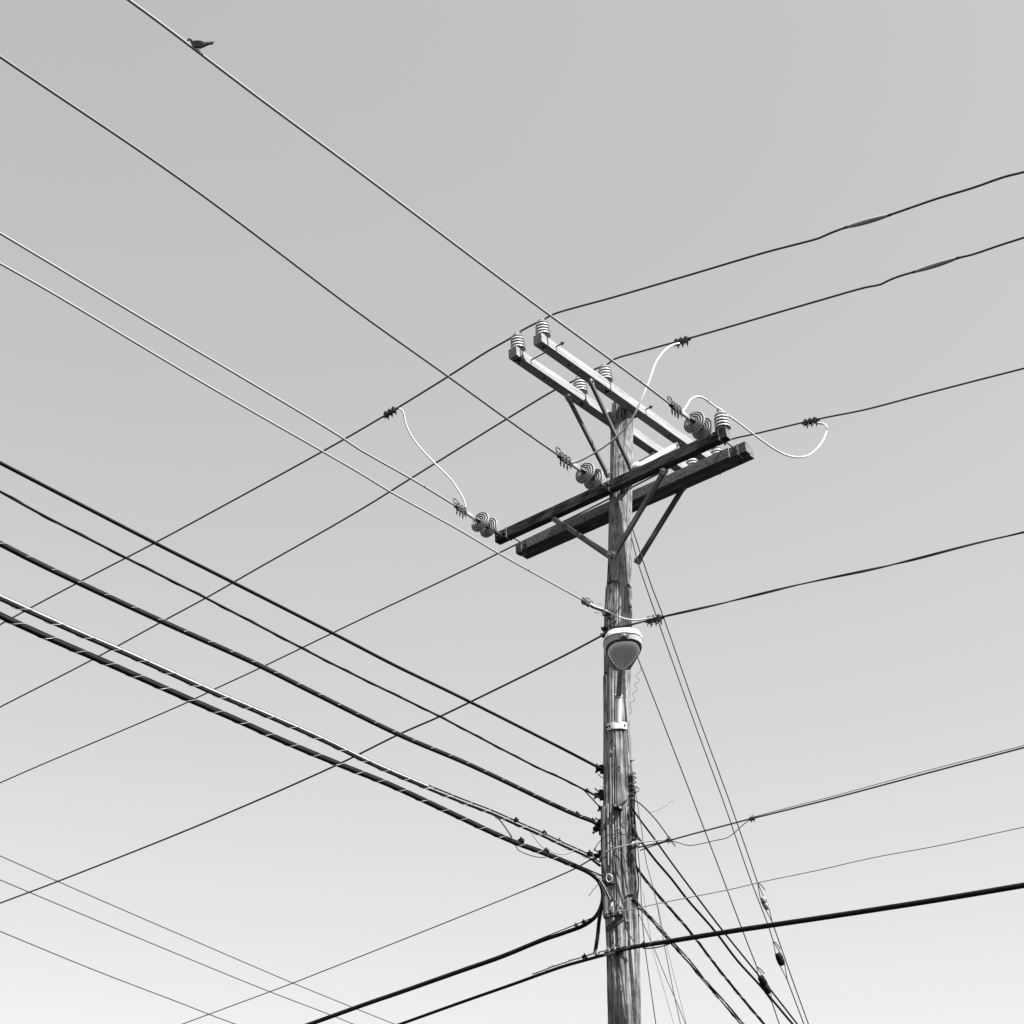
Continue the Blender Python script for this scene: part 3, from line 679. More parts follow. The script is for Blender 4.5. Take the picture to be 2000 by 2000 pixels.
# lens: rounded triangle bulging down from the door
def lens_outline(k, s_c=.63):
    pts = []
    for i in range(72):
        a = 2*math.pi*i/72; c, s_ = math.cos(a), math.sin(a)
        q = .72; xx = abs(c)**q*(1 if c > 0 else -1); yy = abs(s_)**q*(1 if s_ > 0 else -1)
        w = (1.0-.62*max(0, -yy)**1.15)*(1-.10*max(0, yy))
        pts.append((.142*k*xx*w, (s_c+(.29*yy if yy > 0 else .50*yy)*k)*HL))
    return pts
rim = MB(); r0, r1 = lens_outline(1.04), lens_outline(1.0); n_ = 72
for ring, z in ((r0, -.044), (r0, -.056), (r1, -.056), (r1, -.046)):
    for x, y in ring: rim.v.append(HP(x, y, z))
for q in range(3):
    for k in range(n_): a = q*n_+k; b = q*n_+(k+1) % n_; rim.f.append((a, b, b+n_, a+n_)); rim.m.append(0)
rim.build('lens_rim', M_RUST, lamp)
ln = MB()
for j, (k, z) in enumerate([(1.0, -.05), (.96, -.066), (.86, -.079), (.7, -.088), (.45, -.094), (.2, -.096), (.02, -.0965)]):
    for x, y in lens_outline(k): ln.v.append(HP(x, y, z))
for q in range(6):
    for k in range(n_): a = q*n_+k; b = q*n_+(k+1) % n_; ln.f.append((a, b, b+n_, a+n_)); ln.m.append(0)
ln.build('lens', M_LENS, lamp)
la = MB(); la.box(HP(0, .992*HL, -.026), xv*.034, yv*.008, zv*.021); la.build('latch', M_RUST, lamp, smoothf=False)
la = MB(); hexbolt(la, HP(0, 1.004*HL, -.026), yv, .008, .010); la.build('latch_screw', M_ALU, lamp)

# curly loose wire beside the pole under the lamp
sp = smooth([hity(px, py, -.02) for px, py in [(1251, 1296), (1251.5, 1306), (1249, 1313), (1243, 1316.6), (1242.5, 1320), (1248.5, 1328), (1246, 1333), (1239, 1336), (1240, 1340), (1244.4, 1345), (1242, 1351), (1235, 1354.7), (1237, 1360), (1240, 1365), (1237, 1370), (1230.4, 1372), (1232, 1380), (1234, 1388), (1232, 1393), (1228, 1396)]], .01)
tag(MB().tube(sp, .0022, 6).build('curled_wire', M_COND), 'thin wire curling down the right side of the pole under the lamp', 'wire')

# ------------------------------------------------------------------ telephone cables to the near left
gT = 'telephone cables running left from the pole'
def bundle(name, label, pxs, P0, az, parts, front=8, back=0, group=gT, fix1=None, fix0=None, step=.12):
    """parts: (part name, kind, radius, offset, material, pitch)"""
    pts = [hit(px, py, P0, az) for px, py in pxs]
    if fix0 is not None: pts = [Vector(fix0)]+pts
    if fix1 is not None: pts.append(Vector(fix1))
    sp = smooth(extend(pts, front, back), step); t = thing(name, label, 'cable', sp[0], group)
    for (pn, kind, r, off, m, pitch) in parts:
        if kind == 'run': MB().tube([p+Z*off for p in sp], r, 10).build(pn, m, t)
        elif kind == 'helix': MB().tube(helix(sp, off, pitch, random.random()*6, 12), r, 6).build(pn, m, t)
    return sp
hP = lambda u, y, o=.02: on_pole(u, y, o)
q1 = hP(-.98, 1502)
wire('telephone_cable', 'smooth black cable, highest of those reaching the pole from the left', 'cable', [(0, 904), (301.5, 1060), (455, 1137.5), (662, 1243), (772, 1300), (900, 1362), (1100, 1463), (1165, 1497)], q1, AZ_LN, .0125, M_BLACK, gT, front=8, fix1=q1)
q2 = hP(-.98, 1560)
bundle('telephone_cable', 'thin black cable second highest on the left of the pole', [(0, 960), (72, 1000), (247, 1090), (402, 1168), (500, 1219), (656, 1300), (860, 1400), (900, 1421), (1052, 1500), (1100, 1521.5), (1140, 1542)], q2, AZ_LN,
    [('cable', 'run', .0085, 0, M_BLACK, 0), ('lashing', 'helix', .0032, .009, M_BLACK, .5)], fix1=q2)
q3 = hP(-1.0, 1618)
sp3 = bundle('telephone_cable', 'thick black lashed cable third down on the left of the pole', [(0, 1061), (65, 1094.5), (155, 1138), (316, 1213), (500, 1296), (600, 1346), (780, 1434.6), (900, 1485.5), (960, 1513), (1010, 1537), (1080, 1571), (1127, 1592), (1165, 1608)], q3, AZ_LN,
    [('cable', 'run', .0155, -.006, M_BLACK, 0), ('messenger', 'run', .0045, .0155, M_COND, 0), ('lashing_wire', 'helix', .0019, .0170, M_LASH, .21)], fix1=q3)
q4 = hP(-.98, 1700)
trT4 = [(0, 1166), (57, 1192), (155, 1236), (272, 1286), (414, 1350), (503, 1388), (620, 1439), (741.6, 1497), (900, 1563), (961.6, 1586.5), (1005.6, 1606), (1063, 1631), (1100, 1649), (1150, 1672), (1172, 1688)]
ptsT4 = [hit(px, py, q4, AZ_LN) for px, py in trT4]
sp4 = smooth(extend(ptsT4, 8, 0), .12)
t4 = thing('telephone_cable', 'white cable lashed between two black ones, left of the pole', 'cable', sp4[0], gT)
MB().tube([p+Z*.004+uB*.005 for p in sp4[:int(len(sp4)*.8)]], .0085, 10).build('white_core', M_WHITE, t4)
MB().tube([p-Z*.014 for p in sp4], .0105, 10).build('cable', M_BLACK, t4)
MB().tube([p+Z*.018+nA*-.004 for p in sp4], .006, 8).build('messenger', M_BLACK, t4)
MB().tube(helix([p-Z*.004 for p in sp4], .0225, .23, 0, 12), .0017, 6).build('lashing_wire', M_LASH, t4)
# the thickest one turns down past the pole and leaves to the far left
q5 = hP(-1.0, 1715, .03)
L5a = [hit(px, py, q5, AZ_LN) for px, py in [(0, 1203), (46.6, 1225), (116, 1256), (186, 1286), (259, 1318), (367.5, 1366), (462, 1407), (555, 1449), (659, 1492.5), (762, 1534), (900, 1598), (961.6, 1627), (1005.6, 1646), (1065, 1668), (1111, 1687)]]
qd = (hit(1151, 1705, q5, AZ_LN)-CAM).length
L5b = between([(1151, 1705), (1165, 1716), (1173, 1728), (1177.5, 1745), (1175, 1767), (1165, 1788), (1143, 1806), (1102, 1822)], hit(1151, 1705, q5, AZ_LN), hit(1102, 1822, q5, AZ_RN))
L5c = [hit(px, py, q5, AZ_RN) for px, py in [(1058, 1837), (980, 1869), (900, 1897), (775, 1941), (725, 1958), (605, 2001)]]
sp5 = smooth(extend(L5a+L5b[:-1]+[L5b[-1]]+L5c, 8, 25), .1)
t5 = thing('telephone_cable', 'thickest black cable, bending back round the pole to the lower left', 'cable', sp5[0], gT)
MB().tube(sp5, .0175, 12).build('cable', M_BLACK, t5)
nA5 = len(smooth(extend(L5a, 8, 0), .1))
s5a = smooth(extend(L5a, 8, 0), .1)
MB().tube([p+Z*.022 for p in s5a]+[hP(-.55, 1716, .03)], .0062, 8).build('messenger', M_BLACK, t5)
MB().tube(helix([p+Z*.003 for p in s5a], .0215, .23, 1, 12), .0019, 6).build('lashing_wire', M_LASH, t5)
s5c = smooth(extend(L5c, 0, 25), .1); MB().tube([hP(-.8, 1782, .02)]+[p+Z*.02 for p in s5c], .005, 8).build('far_messenger', M_COND, t5)
# drops and little loops between the telephone cables
gL = 'small cable loops left of the pole'
def small(label, pxs, y=None, P0=None, az=AZ_LN, r=.003, m=M_COND, name='cable_loop', group=gL, step=.03, A=None, B=None, cat='cable'):
    if A is not None: pts = between(pxs, A, B)
    elif y is not None: pts = [hity(px, py, y) for px, py in pxs]
    else: pts = [hit(px, py, P0, az) for px, py in pxs]
    o = MB().tube(smooth(pts, step), r, 7).build(name, m); return tag(o, label, cat, group)
small('grey drop looping between the two lowest cables left of the pole', [(960, 1590), (972, 1597), (984, 1612), (993, 1625), (1000, 1635)], P0=q4, r=.0055)
small('second grey drop beside the first between the two lowest cables', [(966, 1594), (980, 1606), (991, 1622), (1001, 1640)], P0=q4, r=.004)
small('thin wire arcing from the white cable to the lowest cable', [(1035, 1624), (1045, 1638), (1056, 1652), (1070, 1661), (1085, 1667), (1103, 1669), (1118, 1664)], P0=q4, r=.0022)
small('thin wire sagging under the lowest cable left of the pole', [(1006, 1650), (1012, 1660), (1026, 1667), (1045, 1673), (1060, 1675), (1072, 1672)], P0=q4, r=.0035, m=M_BLACK)
small('short bright loop under the cable ends near the pole', [(1088, 1661), (1098, 1658), (1112, 1659), (1124, 1660)], P0=q4, r=.003, m=M_ALU)
small('short wire slanting down to the left from the cable bend', [(1176, 1719), (1168, 1728), (1158, 1739), (1150, 1750)], P0=q4, r=.0028, m=M_BLACK)
small('branch cable dropping from the second highest cable to the pole side', [(1138, 1541), (1148, 1551), (1160, 1564), (1170, 1575), (1178, 1583)], P0=q2, r=.006, m=M_BLACK)
# cable clips on the messengers
gK = 'cable clips on the telephone cables'
def clip(label, px, py, P0, az, s=1.0, m=M_BLACK):
    c = hit(px, py, P0, az); t = thing('cable_clip', label, 'clip', c, gK)
    MB().box(c, (nB if az == AZ_LN else nA)*.014*s, Z*.013*s, (nA if az == AZ_LN else nB)*.017*s, ch=.003).build('clip_body', m, t, smoothf=False)
    b = MB(); b.tube([c+Z*.008, c+Z*.028*s], .0035, 6); b.lathe([(0, .018*s), (.008, .018*s), (.008, .025*s), (0, .026*s)], c, seg=6); b.build('clip_bolt', m, t)
clip('small clip on the third cable, nearer the pole than its twin', 1158, 1603, q3, AZ_LN); clip('small clip on the third cable, farther left than its twin', 1127, 1590, q3, AZ_LN)
clip('clip on the white and black cable bundle, nearest the pole', 1152, 1668, q4, AZ_LN, 1.3); clip('clip on the white and black cable bundle where thin wires branch', 1063, 1627, q4, AZ_LN)
clip('clip on the white and black cable bundle, leftmost', 1008, 1602, q4, AZ_LN); clip('ringed clip on the white and black bundle, second from the pole', 1094, 1640, q4, AZ_LN, .8, M_GALV)
clip('clip on the lowest cable where grey drops join', 1018, 1642, q5, AZ_LN, 1.2); clip('clip on the lowest cable, nearest the pole', 1067, 1662, q5, AZ_LN, 1.1)
clip('clip on the second highest cable close to the pole', 1147, 1544, q2, AZ_LN, .8, M_RUST)
clip('clip on the cable leaving to the lower left, near the bend', 1140, 1801, q5, AZ_RN, .9); clip('clip on the cable leaving to the lower left, outer one', 1125, 1807, q5, AZ_RN, .8, M_GALV)
# attachment brackets on the left side of the pole
def bracket(label, y, u=-1.0, s=1.0, hook=True):
    p = on_pole(u, y, 0); t = thing('cable_bracket', label, 'bracket', p, 'cable brackets on the left side of the pole')
    n = (p-pole_at(p.z)[0]).normalized(); d = nB
    mb = MB(); mb.box(p+n*.012+d*.01, n*.016*s, Z*.038*s, n.cross(Z)*.025*s, ch=.004); mb.box(p+n*.04*s+Z*.01, n*.03*s, Z*.014, n.cross(Z)*.018, ch=.003); mb.build('bracket_body', M_BLACK, t, smoothf=False)
    mb = MB(); mb.tube([p+n*.02+Z*.02, p+n*.055*s+Z*.05*s, p+n*.06*s+Z*.062*s], .006, 6); mb.tube([p+n*.02-Z*.0, p+n*.07*s-Z*.018*s], .0065, 6); hexbolt(mb, p+n*.065*s-Z*.018*s, n, .009, .014); mb.build('clamp_bolt', M_BLACK, t)
    if hook: MB().tube(smooth([p+n*.0-Z*.07, p+n*.02-Z*.075, p+n*.04-Z*.055, p+n*.052-Z*.035], .01), .004, 6).build('hook', M_BLACK, t)
bracket('black cable bracket highest on the left of the pole', 1503); bracket('black cable bracket second highest on the left of the pole', 1553, s=1.15, hook=False)
bracket('black cable bracket third on the left of the pole', 1609, s=1.0, hook=False); bracket('wedge shaped black bracket just under the third bracket', 1620, s=1.25, hook=False)
bracket('black cable bracket fourth on the left of the pole', 1672, s=1.2, hook=False); bracket('small knob bracket below the second bracket', 1580, s=.6, hook=False)

# round thimble where the lowest cable's messenger ties on
t = thing('messenger_thimble', 'round steel thimble and hook on the pole where cables bend down', 'fitting', on_pole(-.55, 1714, .02))
c = on_pole(-.5, 1716, .035); mb = MB(); mb.tube([c+Vector((.026*math.cos(a), -.01, .034*math.sin(a))) for a in [2*math.pi*i/16 for i in range(17)]], .007, 8); mb.build('ring', M_GALV, t)
mb = MB(); mb.box(on_pole(-.5, 1716, .01), Vector((.035, 0, 0)), Vector((0, -.012, 0)), Z*.05, ch=.003); mb.build('back_plate', M_RUST, t, smoothf=False)
mb = MB(); mb.tube([c+Vector((-.03, 0, .012)), hit(1160, 1707, q5, AZ_LN)], .004, 6); mb.tube([c+Vector((-.03, 0, -.012)), hit(1160, 1712, q5, AZ_LN)], .004, 6); mb.build('tie_strands', M_ALU, t)

# ------------------------------------------------------------------ lines low on the pole to the far left / near right
gR = 'cables crossing the pole low down'
q7 = on_pole(-.35, 1862, .03)
tr7 = [(780, 2001), (900, 1958), (1000, 1923), (1100, 1887.5), (1142, 1875.6), (1188, 1863), (1237, 1851), (1276, 1844), (1311, 1838), (1353, 1831), (1440, 1817), (1500, 1808), (1627.7, 1789), (1840, 1756), (2000, 1729)]
sp7 = smooth(extend([hit(px, py, q7, AZ_RN) for px, py in tr7], 25, 9), .12)
t7 = thing('telephone_cable', 'very thick black cable crossing the foot of the picture and the pole', 'cable', sp7[0], gR)
n7 = len(sp7)
rs7 = []
for p in sp7:
    px, _ = project(p) if (p-CAM).dot(CF) > .5 else (2500, 0)
    rs7.append(.0135 if px < 1240 else min(.0205, .0135+.007*(px-1240)/80))
MB().tube(sp7, rs7, 12).build('cable', M_BLACK, t7)
ms = smooth([hit(px, py, q7, AZ_RN) for px, py in [(1040, 1903), (1100, 1881), (1142, 1868), (1185, 1856), (1230, 1848), (1270, 1841), (1310, 1835)]], .08); MB().tube(ms, .005, 8).build('messenger', M_COND, t7)
MB().tube(helix([p-Z*.01 for p in ms], .021, .22, 0, 12), .0022, 6).build('lashing_wire', M_LASH, t7)
MB().tube(smooth([hit(px, py, q7, AZ_RN) for px, py in [(1256, 1852), (1270, 1852), (1290, 1849), (1312, 1842), (1330, 1836)]], .05), .005, 8).build('tail', M_BLACK, t7)
small('short thick black cable hanging left of the pole between the bend and the crossing cable', [(1178, 1752), (1174, 1775), (1170, 1800), (1167, 1830), (1162, 1862)], A=L5b[3], B=hit(1162, 1866, q7, AZ_RN), r=.0165, m=M_BLACK, name='cable_riser', group=None)
q8 = on_pole(-.2, 1782, .03)
wire('thin_wire', 'hair thin wire running right from the strapped clamp low on the pole', 'wire', [(1190, 1786), (1205.6, 1782), (1253, 1772), (1281, 1765.6), (1360.5, 1750), (1440, 1734), (1480, 1724), (1600, 1699), (1700, 1676), (1840, 1650), (2000, 1615)], q8, AZ_RN, .0042, M_ALU, gR, back=9)
wire('thin_wire', 'thin dark wire from the cable ends down to the lower left corner', 'wire', [(357, 2000), (408, 1981), (527, 1937), (572, 1920), (640, 1893.3), (900, 1790), (1040, 1733)], q5, AZ_RN, .0052, M_COND, gR, front=25, back=0)
wire('thin_wire', 'slightly thicker end piece of the thin wire just left of the pole', 'wire', [(1040, 1733), (1080, 1716), (1130, 1693), (1150, 1681), (1172, 1672)], q5, AZ_RN, .0062, M_BLACK, gR)
q9 = on_pole(.3, 1652, .05)
wire('service_wire', 'dark wire with a clamp running right from the spool on the pole', 'wire', [(1247, 1655), (1305, 1642), (1345, 1631), (1400, 1616.5), (1467, 1599), (1500, 1591), (1620, 1561), (1800, 1513), (2000, 1460)], q9, AZ_RN, .0068, M_COND, gR, back=9)
wire('service_wire', 'thinner strand close above the clamped wire at right', 'wire', [(1467, 1597), (1500, 1588), (1540, 1577.5), (1620, 1557), (1800, 1508), (2000, 1456)], q9, AZ_RN, .0028, M_COND, gR, back=9)
small('white wire looping round the pole to the clamped wire', [(1177, 1686), (1173.7, 1675), (1179, 1666), (1188.6, 1661), (1207.6, 1655), (1231, 1649), (1253, 1645), (1279, 1642), (1304, 1640)], A=on_pole(-.95, 1684, .03), B=hit(1304, 1640, q9, AZ_RN), r=.0052, m=M_WHITE, group=None)
small('thin grey wire arching over the pole above the white one', [(1160, 1662), (1167, 1649), (1174, 1641), (1186, 1632), (1204, 1628), (1219.5, 1630), (1236, 1636), (1255, 1643)], A=on_pole(-.95, 1664, .12), B=hit(1255, 1645, q9, AZ_RN), r=.0038, m=M_COND, group=None)
small('slack tail hanging under the clamped wire at right', [(1306, 1641), (1325, 1646), (1340, 1650.5), (1352, 1651), (1400, 1641), (1418, 1637), (1430, 1630), (1450, 1612), (1466, 1600)], P0=q9, az=AZ_RN, r=.0034, m=M_COND, group=None)
small('dark lower strand from the pole spool to the first clamp', [(1250, 1661), (1275, 1652), (1304, 1643)], P0=q9, az=AZ_RN, r=.0048, m=M_RUST, group=None)
for (px, py, lab) in ((1306, 1641, 'small clamp on the service wire just right of the pole'), (1469, 1599, 'small clamp on the service wire farther out to the right')):
    c = hit(px, py, q9, AZ_RN); t = thing('wire_clamp', lab, 'clamp', c, 'small clamps on the service wire')
    MB().box(c, nA*.022, Z*.013, nB*.012, ch=.003).build('jaw', M_RUST, t, smoothf=False)
    b = MB()
    for x in (-.012, .012): b.tube([c+nA*x+Z*.03, c+nA*(x+.004)-Z*.03], .004, 6)
    b.build('bolt', M_RUST, t)
# spool on the pole's right front
t = thing('spool_insulator', 'grey spool low on the front of the pole holding the service wire', 'insulator', on_pole(.62, 1654, .02))
c = on_pole(.62, 1654, .0); d = Vector((.8, -.6, 0))
MB().lathe([(0, 0), (.03, 0), (.034, .012), (.022, .024), (.022, .034), (.034, .046), (.030, .06), (0, .06)], c+d*.05, d, 20).build('spool', M_GALV, t)
mb = MB(); mb.tube([c, c+d*.13], .008, 8); mb.box(c+d*.02, d*.02, Z*.028, Vector((.6, .8, 0))*.012, ch=.002); mb.build('clevis', M_RUST, t)

# cluster low on the pole where the thin right hand wire starts
t = thing('strand_clamp', 'steel strand clamp with bolts on the left front of the pole above the strap', 'clamp', on_pole(-.35, 1786, .03))
c = on_pole(-.35, 1786, .03)
for k in range(3): mb = MB(); hexbolt(mb, c+Vector((-.055+k*.05, -.005, .0+.006*k)), (0, -.8, .6), .013, .022, .04); mb.build('bolt', M_GALV, t)
mb = MB(); mb.box(c, Vector((.085, 0, .012)), Vector((0, -.012, 0)), Z*.02, ch=.003); mb.build('clamp_plate', M_RUST, t, smoothf=False)
t = thing('strand_clamp', 'bolted clamp holding the thick crossing cable to the pole', 'clamp', on_pole(-.35, 1860, .03))
c = on_pole(-.35, 1858, .035)
for k in range(3): mb = MB(); hexbolt(mb, c+Vector((-.055+k*.05, -.005, .01+.012*k)), (0, -.7, .7), .012, .02, .035); mb.build('bolt', M_GALV, t)
mb = MB(); mb.box(c, Vector((.09, 0, .018)), Vector((0, -.01, 0)), Z*.018, ch=.003); mb.build('clamp_plate', M_RUST, t, smoothf=False)
for (px, py, lab) in ((1142, 1869, 'clip on the thin strand above the thick cable, left of the pole'), (1166, 1862, 'clip where the thick riser meets the crossing cable'), (1258, 1845, 'clip on the thick crossing cable just right of the pole')):
    clip(lab, px, py, q7, AZ_RN, 1.1, M_BLACK if px != 1166 else M_GALV)
# knobs on the pole front
for (u, y, lab) in ((-.12, 1577, 'left black knob of the pair on the pole front'), (.12, 1581, 'right black knob of the pair on the pole front')):
    p = on_pole(u, y, 0); n = (p-pole_at(p.z)[0]).normalized(); t = thing('spool_insulator', lab, 'insulator', p, 'black wire knobs on the pole front')
    MB().lathe([(0, 0), (.018, 0), (.024, .012), (.016, .022), (.024, .034), (.018, .046), (0, .048)], p, n, 16).build('knob', M_BLACK, t); mb = MB(); hexbolt(mb, p+n*.046, n, .008, .012); mb.build('screw', M_GALV, t)
# hardware cluster at the right edge of the pole
t = thing('drop_wire_hooks', 'rusty cluster of hooks and bolts at the right edge of the pole', 'hooks', on_pole(.8, 1530, .02))
for k, y in enumerate((1516, 1524, 1533, 1543, 1553)):
    p = on_pole(.78+.03*(k % 2), y, 0); n = (p-pole_at(p.z)[0]).normalized()
    mb = MB(); hexbolt(mb, p, n, .012, .02, .06); mb.tube([p+n*.05+Vector((.018*math.cos(a), 0, .02*math.sin(a))) for a in [i*.6 for i in range(9)]], .005, 6)
    mb.box(p+n*.01, Vector((.018, 0, 0)), n*.01, Z*.02, ch=.002); mb.build('hook', M_RUST, t)

# ------------------------------------------------------------------ cables and guys to the lower right
gG = 'cables falling away to the lower right'
q10 = on_pole(.85, 1600, .03)
small('thin black cable arching off the pole and stopping at the service wire', [(1211, 1575.5), (1216, 1568), (1223, 1563), (1231, 1562), (1243, 1565), (1255, 1574), (1269, 1588), (1283, 1603.6), (1306.5, 1636), (1319, 1653)], A=on_pole(.2, 1576, .03), B=hit(1319, 1653, q10, AZ_LN), r=.0052, m=M_BLACK, group=gG)
wire('telephone_cable', 'rightmost thin black cable of those falling to the lower right', 'cable', [(1232, 1573), (1243, 1591), (1278.6, 1639), (1308, 1680), (1360, 1750), (1411, 1817), (1482, 1905), (1507, 1936), (1557, 2000)], q10, AZ_LN, .0080, M_BLACK, gG, back=12)
q11 = on_pole(.9, 1640, .02)
wire('telephone_cable', 'second black cable from the right falling to the lower right', 'cable', [(1240, 1628), (1261.5, 1656), (1280, 1680), (1311, 1716), (1341, 1755), (1397.5, 1820), (1440, 1876), (1482, 1922), (1548, 2000)], q11, AZ_LN, .0105, M_BLACK, gG, back=12)
q12 = on_pole(.9, 1700, .02)
bundle('telephone_cable', 'lashed black cable third from the right falling to the lower right', [(1244, 1695), (1253, 1708), (1276, 1737.5), (1299, 1764), (1336, 1806), (1360.5, 1836), (1399, 1887), (1445.6, 1945), (1492, 2000)], q12, AZ_LN,
    [('cable', 'run', .011, 0, M_BLACK, 0), ('messenger', 'run', .0045, .014, M_BLACK, 0), ('lashing_wire', 'helix', .0017, .0150, M_LASH, .25)], front=0, back=12, group=gG)
q13 = on_pole(.85, 1765, .02)
tr13 = [(1236, 1755), (1244, 1764), (1276, 1800), (1315, 1843), (1350, 1883.5), (1399, 1941.6), (1450, 2000)]
sp13 = smooth(extend([hit(px, py, q13, AZ_LN) for px, py in tr13], 0, 12), .1); t = thing('telephone_cable', 'loose bundle of three strands, leftmost falling to the lower right', 'cable', sp13[0], gG)
for k in range(3): MB().tube(helix(sp13, .013, 1.7, k*2.1, 14), [.0075, .006, .0045][k], 8).build('strand', [M_BLACK, M_BLACK, M_COND][k], t)
MB().tube(helix(sp13, .02, .3, 0, 12), .002, 6).build('lashing_wire', M_LASH, t)
# guys
gy = 'guy wires with strain insulators'
def guy(label, pxs, pxs2, P0, ins_a, ins_b, m_ins, r=.0052, w=.034):
    A_ = [hit(px, py, P0, AZ_LN) for px, py in pxs]; B_ = [hit(px, py, P0, AZ_LN) for px, py in pxs2]
    a, b = hit(*ins_a, P0, AZ_LN), hit(*ins_b, P0, AZ_LN)
    # carried on down to its ground anchor
    d = (B_[-1]-B_[-2]).normalized(); B_.append(B_[-1]+d*((B_[-1].z+.1)/-d.z))
    t = thing('guy_wire', label, 'guy wire', A_[0], gy)
    MB().tube(smooth(A_, .5), r, 6).build('upper_strand', M_COND, t); MB().tube(smooth(B_, .5), r, 6).build('lower_strand', M_COND, t)
    ax = (b-a).normalized(); s_ = ax.cross(CF).normalized()
    L_ = (b-a).length
    prof_ = [(0, 0), (w*.75, 0), (w, L_*.08), (w, L_*.44), (w*.9, L_*.46), (w*.9, L_*.50), (w, L_*.52), (w, L_*.92), (w*.75, L_), (0, L_)]
    i_ = MB().lathe(prof_, a, ax, 14).build('strain_insulator', m_ins, t)
    e = MB(); e.tube([A_[-1], a+s_*w*.7, a+ax*L_*.75+s_*w*1.03], r*.8, 6); e.tube([A_[-1], a-s_*w*.7, a+ax*L_*.75-s_*w*1.03], r*.8, 6); e.build('upper_loop', M_COND, t)
    e = MB(); e.tube([B_[0], b+s_*w*.7, b-ax*L_*.7+s_*w*1.06], r*.8, 6); e.tube([B_[0], b-s_*w*.7, b-ax*L_*.7-s_*w*1.06], r*.8, 6); e.build('lower_loop', M_COND, t)
    e = MB(); e.tube([A_[-1], A_[-1]+ax*.03+s_*.02, A_[-1]+ax*.09+s_*.035], r, 6); e.build('strand_tail', M_RUST, t)
qg1, qg2, qg3 = on_pole(.8, 1280, .02), on_pole(.95, 1030, .01), on_pole(.95, 1060, .01)
guy('guy wire lowest attached, black insulator among the falling cables', [(1243, 1278), (1248, 1291), (1283, 1380), (1333, 1509), (1376.4, 1622), (1400, 1684), (1452, 1822), (1478, 1888)], [(1508, 1958), (1522, 2000)], qg1, (1485, 1907), (1501, 1940), M_BLACK, w=.031)
guy('guy wire rightmost of the three, with the pale insulator', [(1232, 1022), (1248, 1072), (1274.4, 1150), (1292, 1195), (1364, 1400), (1423, 1560), (1479.7, 1724)], [(1508, 1800), (1550, 1920), (1579, 2000)], qg2, (1488, 1752), (1499, 1776), M_GALV, w=.024)
guy('guy wire middle of the three, with a stubby black insulator', [(1234, 1052), (1246.5, 1101), (1279, 1195), (1288.7, 1222.7), (1352, 1400), (1411, 1560), (1468, 1724), (1500, 1806), (1510, 1838)], [(1538, 1915), (1570, 2000)], qg3, (1519, 1862), (1528, 1885), M_BLACK, w=.031)
for (P, Q) in ((on_pole(.6, 1062, .012), hit(1243, 1092, qg3, AZ_LN)), ): pass
# drop wires hanging straight down at the right of the pole
gW = 'drop wires down the right side of the pole'
def drop(label, pxs, r, m=M_COND, off=.03): 
    pts = [hity(px, py, off) for px, py in pxs]; d = (pts[-1]-pts[-2]).normalized(); pts.append(pts[-1]+d*((pts[-1].z-.2)/-d.z)); sp = smooth(pts, .2)
    tag(MB().tube(sp, r, 6).build('drop_wire', m), label, 'wire', gW)
drop('darkest drop wire, closest to the right edge of the pole', [(1228, 1555), (1238, 1600), (1246, 1660), (1251, 1720), (1253, 1772.6), (1258, 1836), (1268, 1910), (1281, 2000)], .0042, M_RUST, -.05)
drop('drop wire from the arching cable, second from the pole', [(1237, 1530), (1245, 1568), (1248, 1591), (1253, 1617), (1256, 1643), (1263.5, 1690), (1272.5, 1721.6), (1283, 1765.6), (1299, 1853.6), (1315, 1935), (1329, 2000)], .0034, M_COND, -.03)
drop('thin slanting drop wire farthest right below the strap', [(1240, 1766), (1244, 1776), (1258, 1808), (1278, 1853.6), (1302, 1913), (1318, 1948.6), (1339, 2000)], .0032, M_RUST, .0)
drop('hair thin drop wire leftmost of the faint pair', [(1256, 1742), (1264, 1790), (1276, 1860), (1296, 1930), (1316, 2000)], .0018, M_COND, .02)
drop('hair thin drop wire rightmost of the faint pair', [(1276, 1735), (1286, 1775), (1294, 1812), (1310, 1880), (1341, 2003)], .0018, M_COND, .02)
small('dark wire meandering down the pole front', [(1208, 1657), (1215, 1668), (1222, 1682), (1228, 1701), (1234, 1722), (1237, 1739.5), (1238.6, 1756)], y=-.16, r=.0040, m=M_RUST, group=None)
small('black and white jumper slanting across the pole to the crossing cable', [(1160, 1710), (1175.5, 1723), (1190, 1742), (1199, 1756), (1207.6, 1769), (1217, 1787), (1222, 1806), (1224, 1815), (1232, 1830), (1241, 1845)], y=-.2, r=.0055, m=M_COND, group=None)
small('thin upright wire down the front of the pole in two strands', [(1228, 1560), (1230, 1590), (1228, 1608), (1240, 1618), (1245, 1630), (1247, 1652)], y=-.15, r=.004, m=M_RUST, group=None)
small('wispy frayed wire pointing right of the pole', [(1258, 1577), (1263, 1583), (1269, 1586.5), (1278, 1585), (1286, 1582), (1297, 1576), (1307, 1570), (1308, 1565), (1316, 1565.5)], y=-.1, r=.0014, m=M_COND, name='frayed_wire', group=None)
small('small open hook shaped wire right of the rusty cluster', [(1241, 1543), (1246, 1546.5), (1248, 1540), (1243, 1537)], y=-.05, r=.0032, m=M_BLACK, name='wire_hook', group=None)

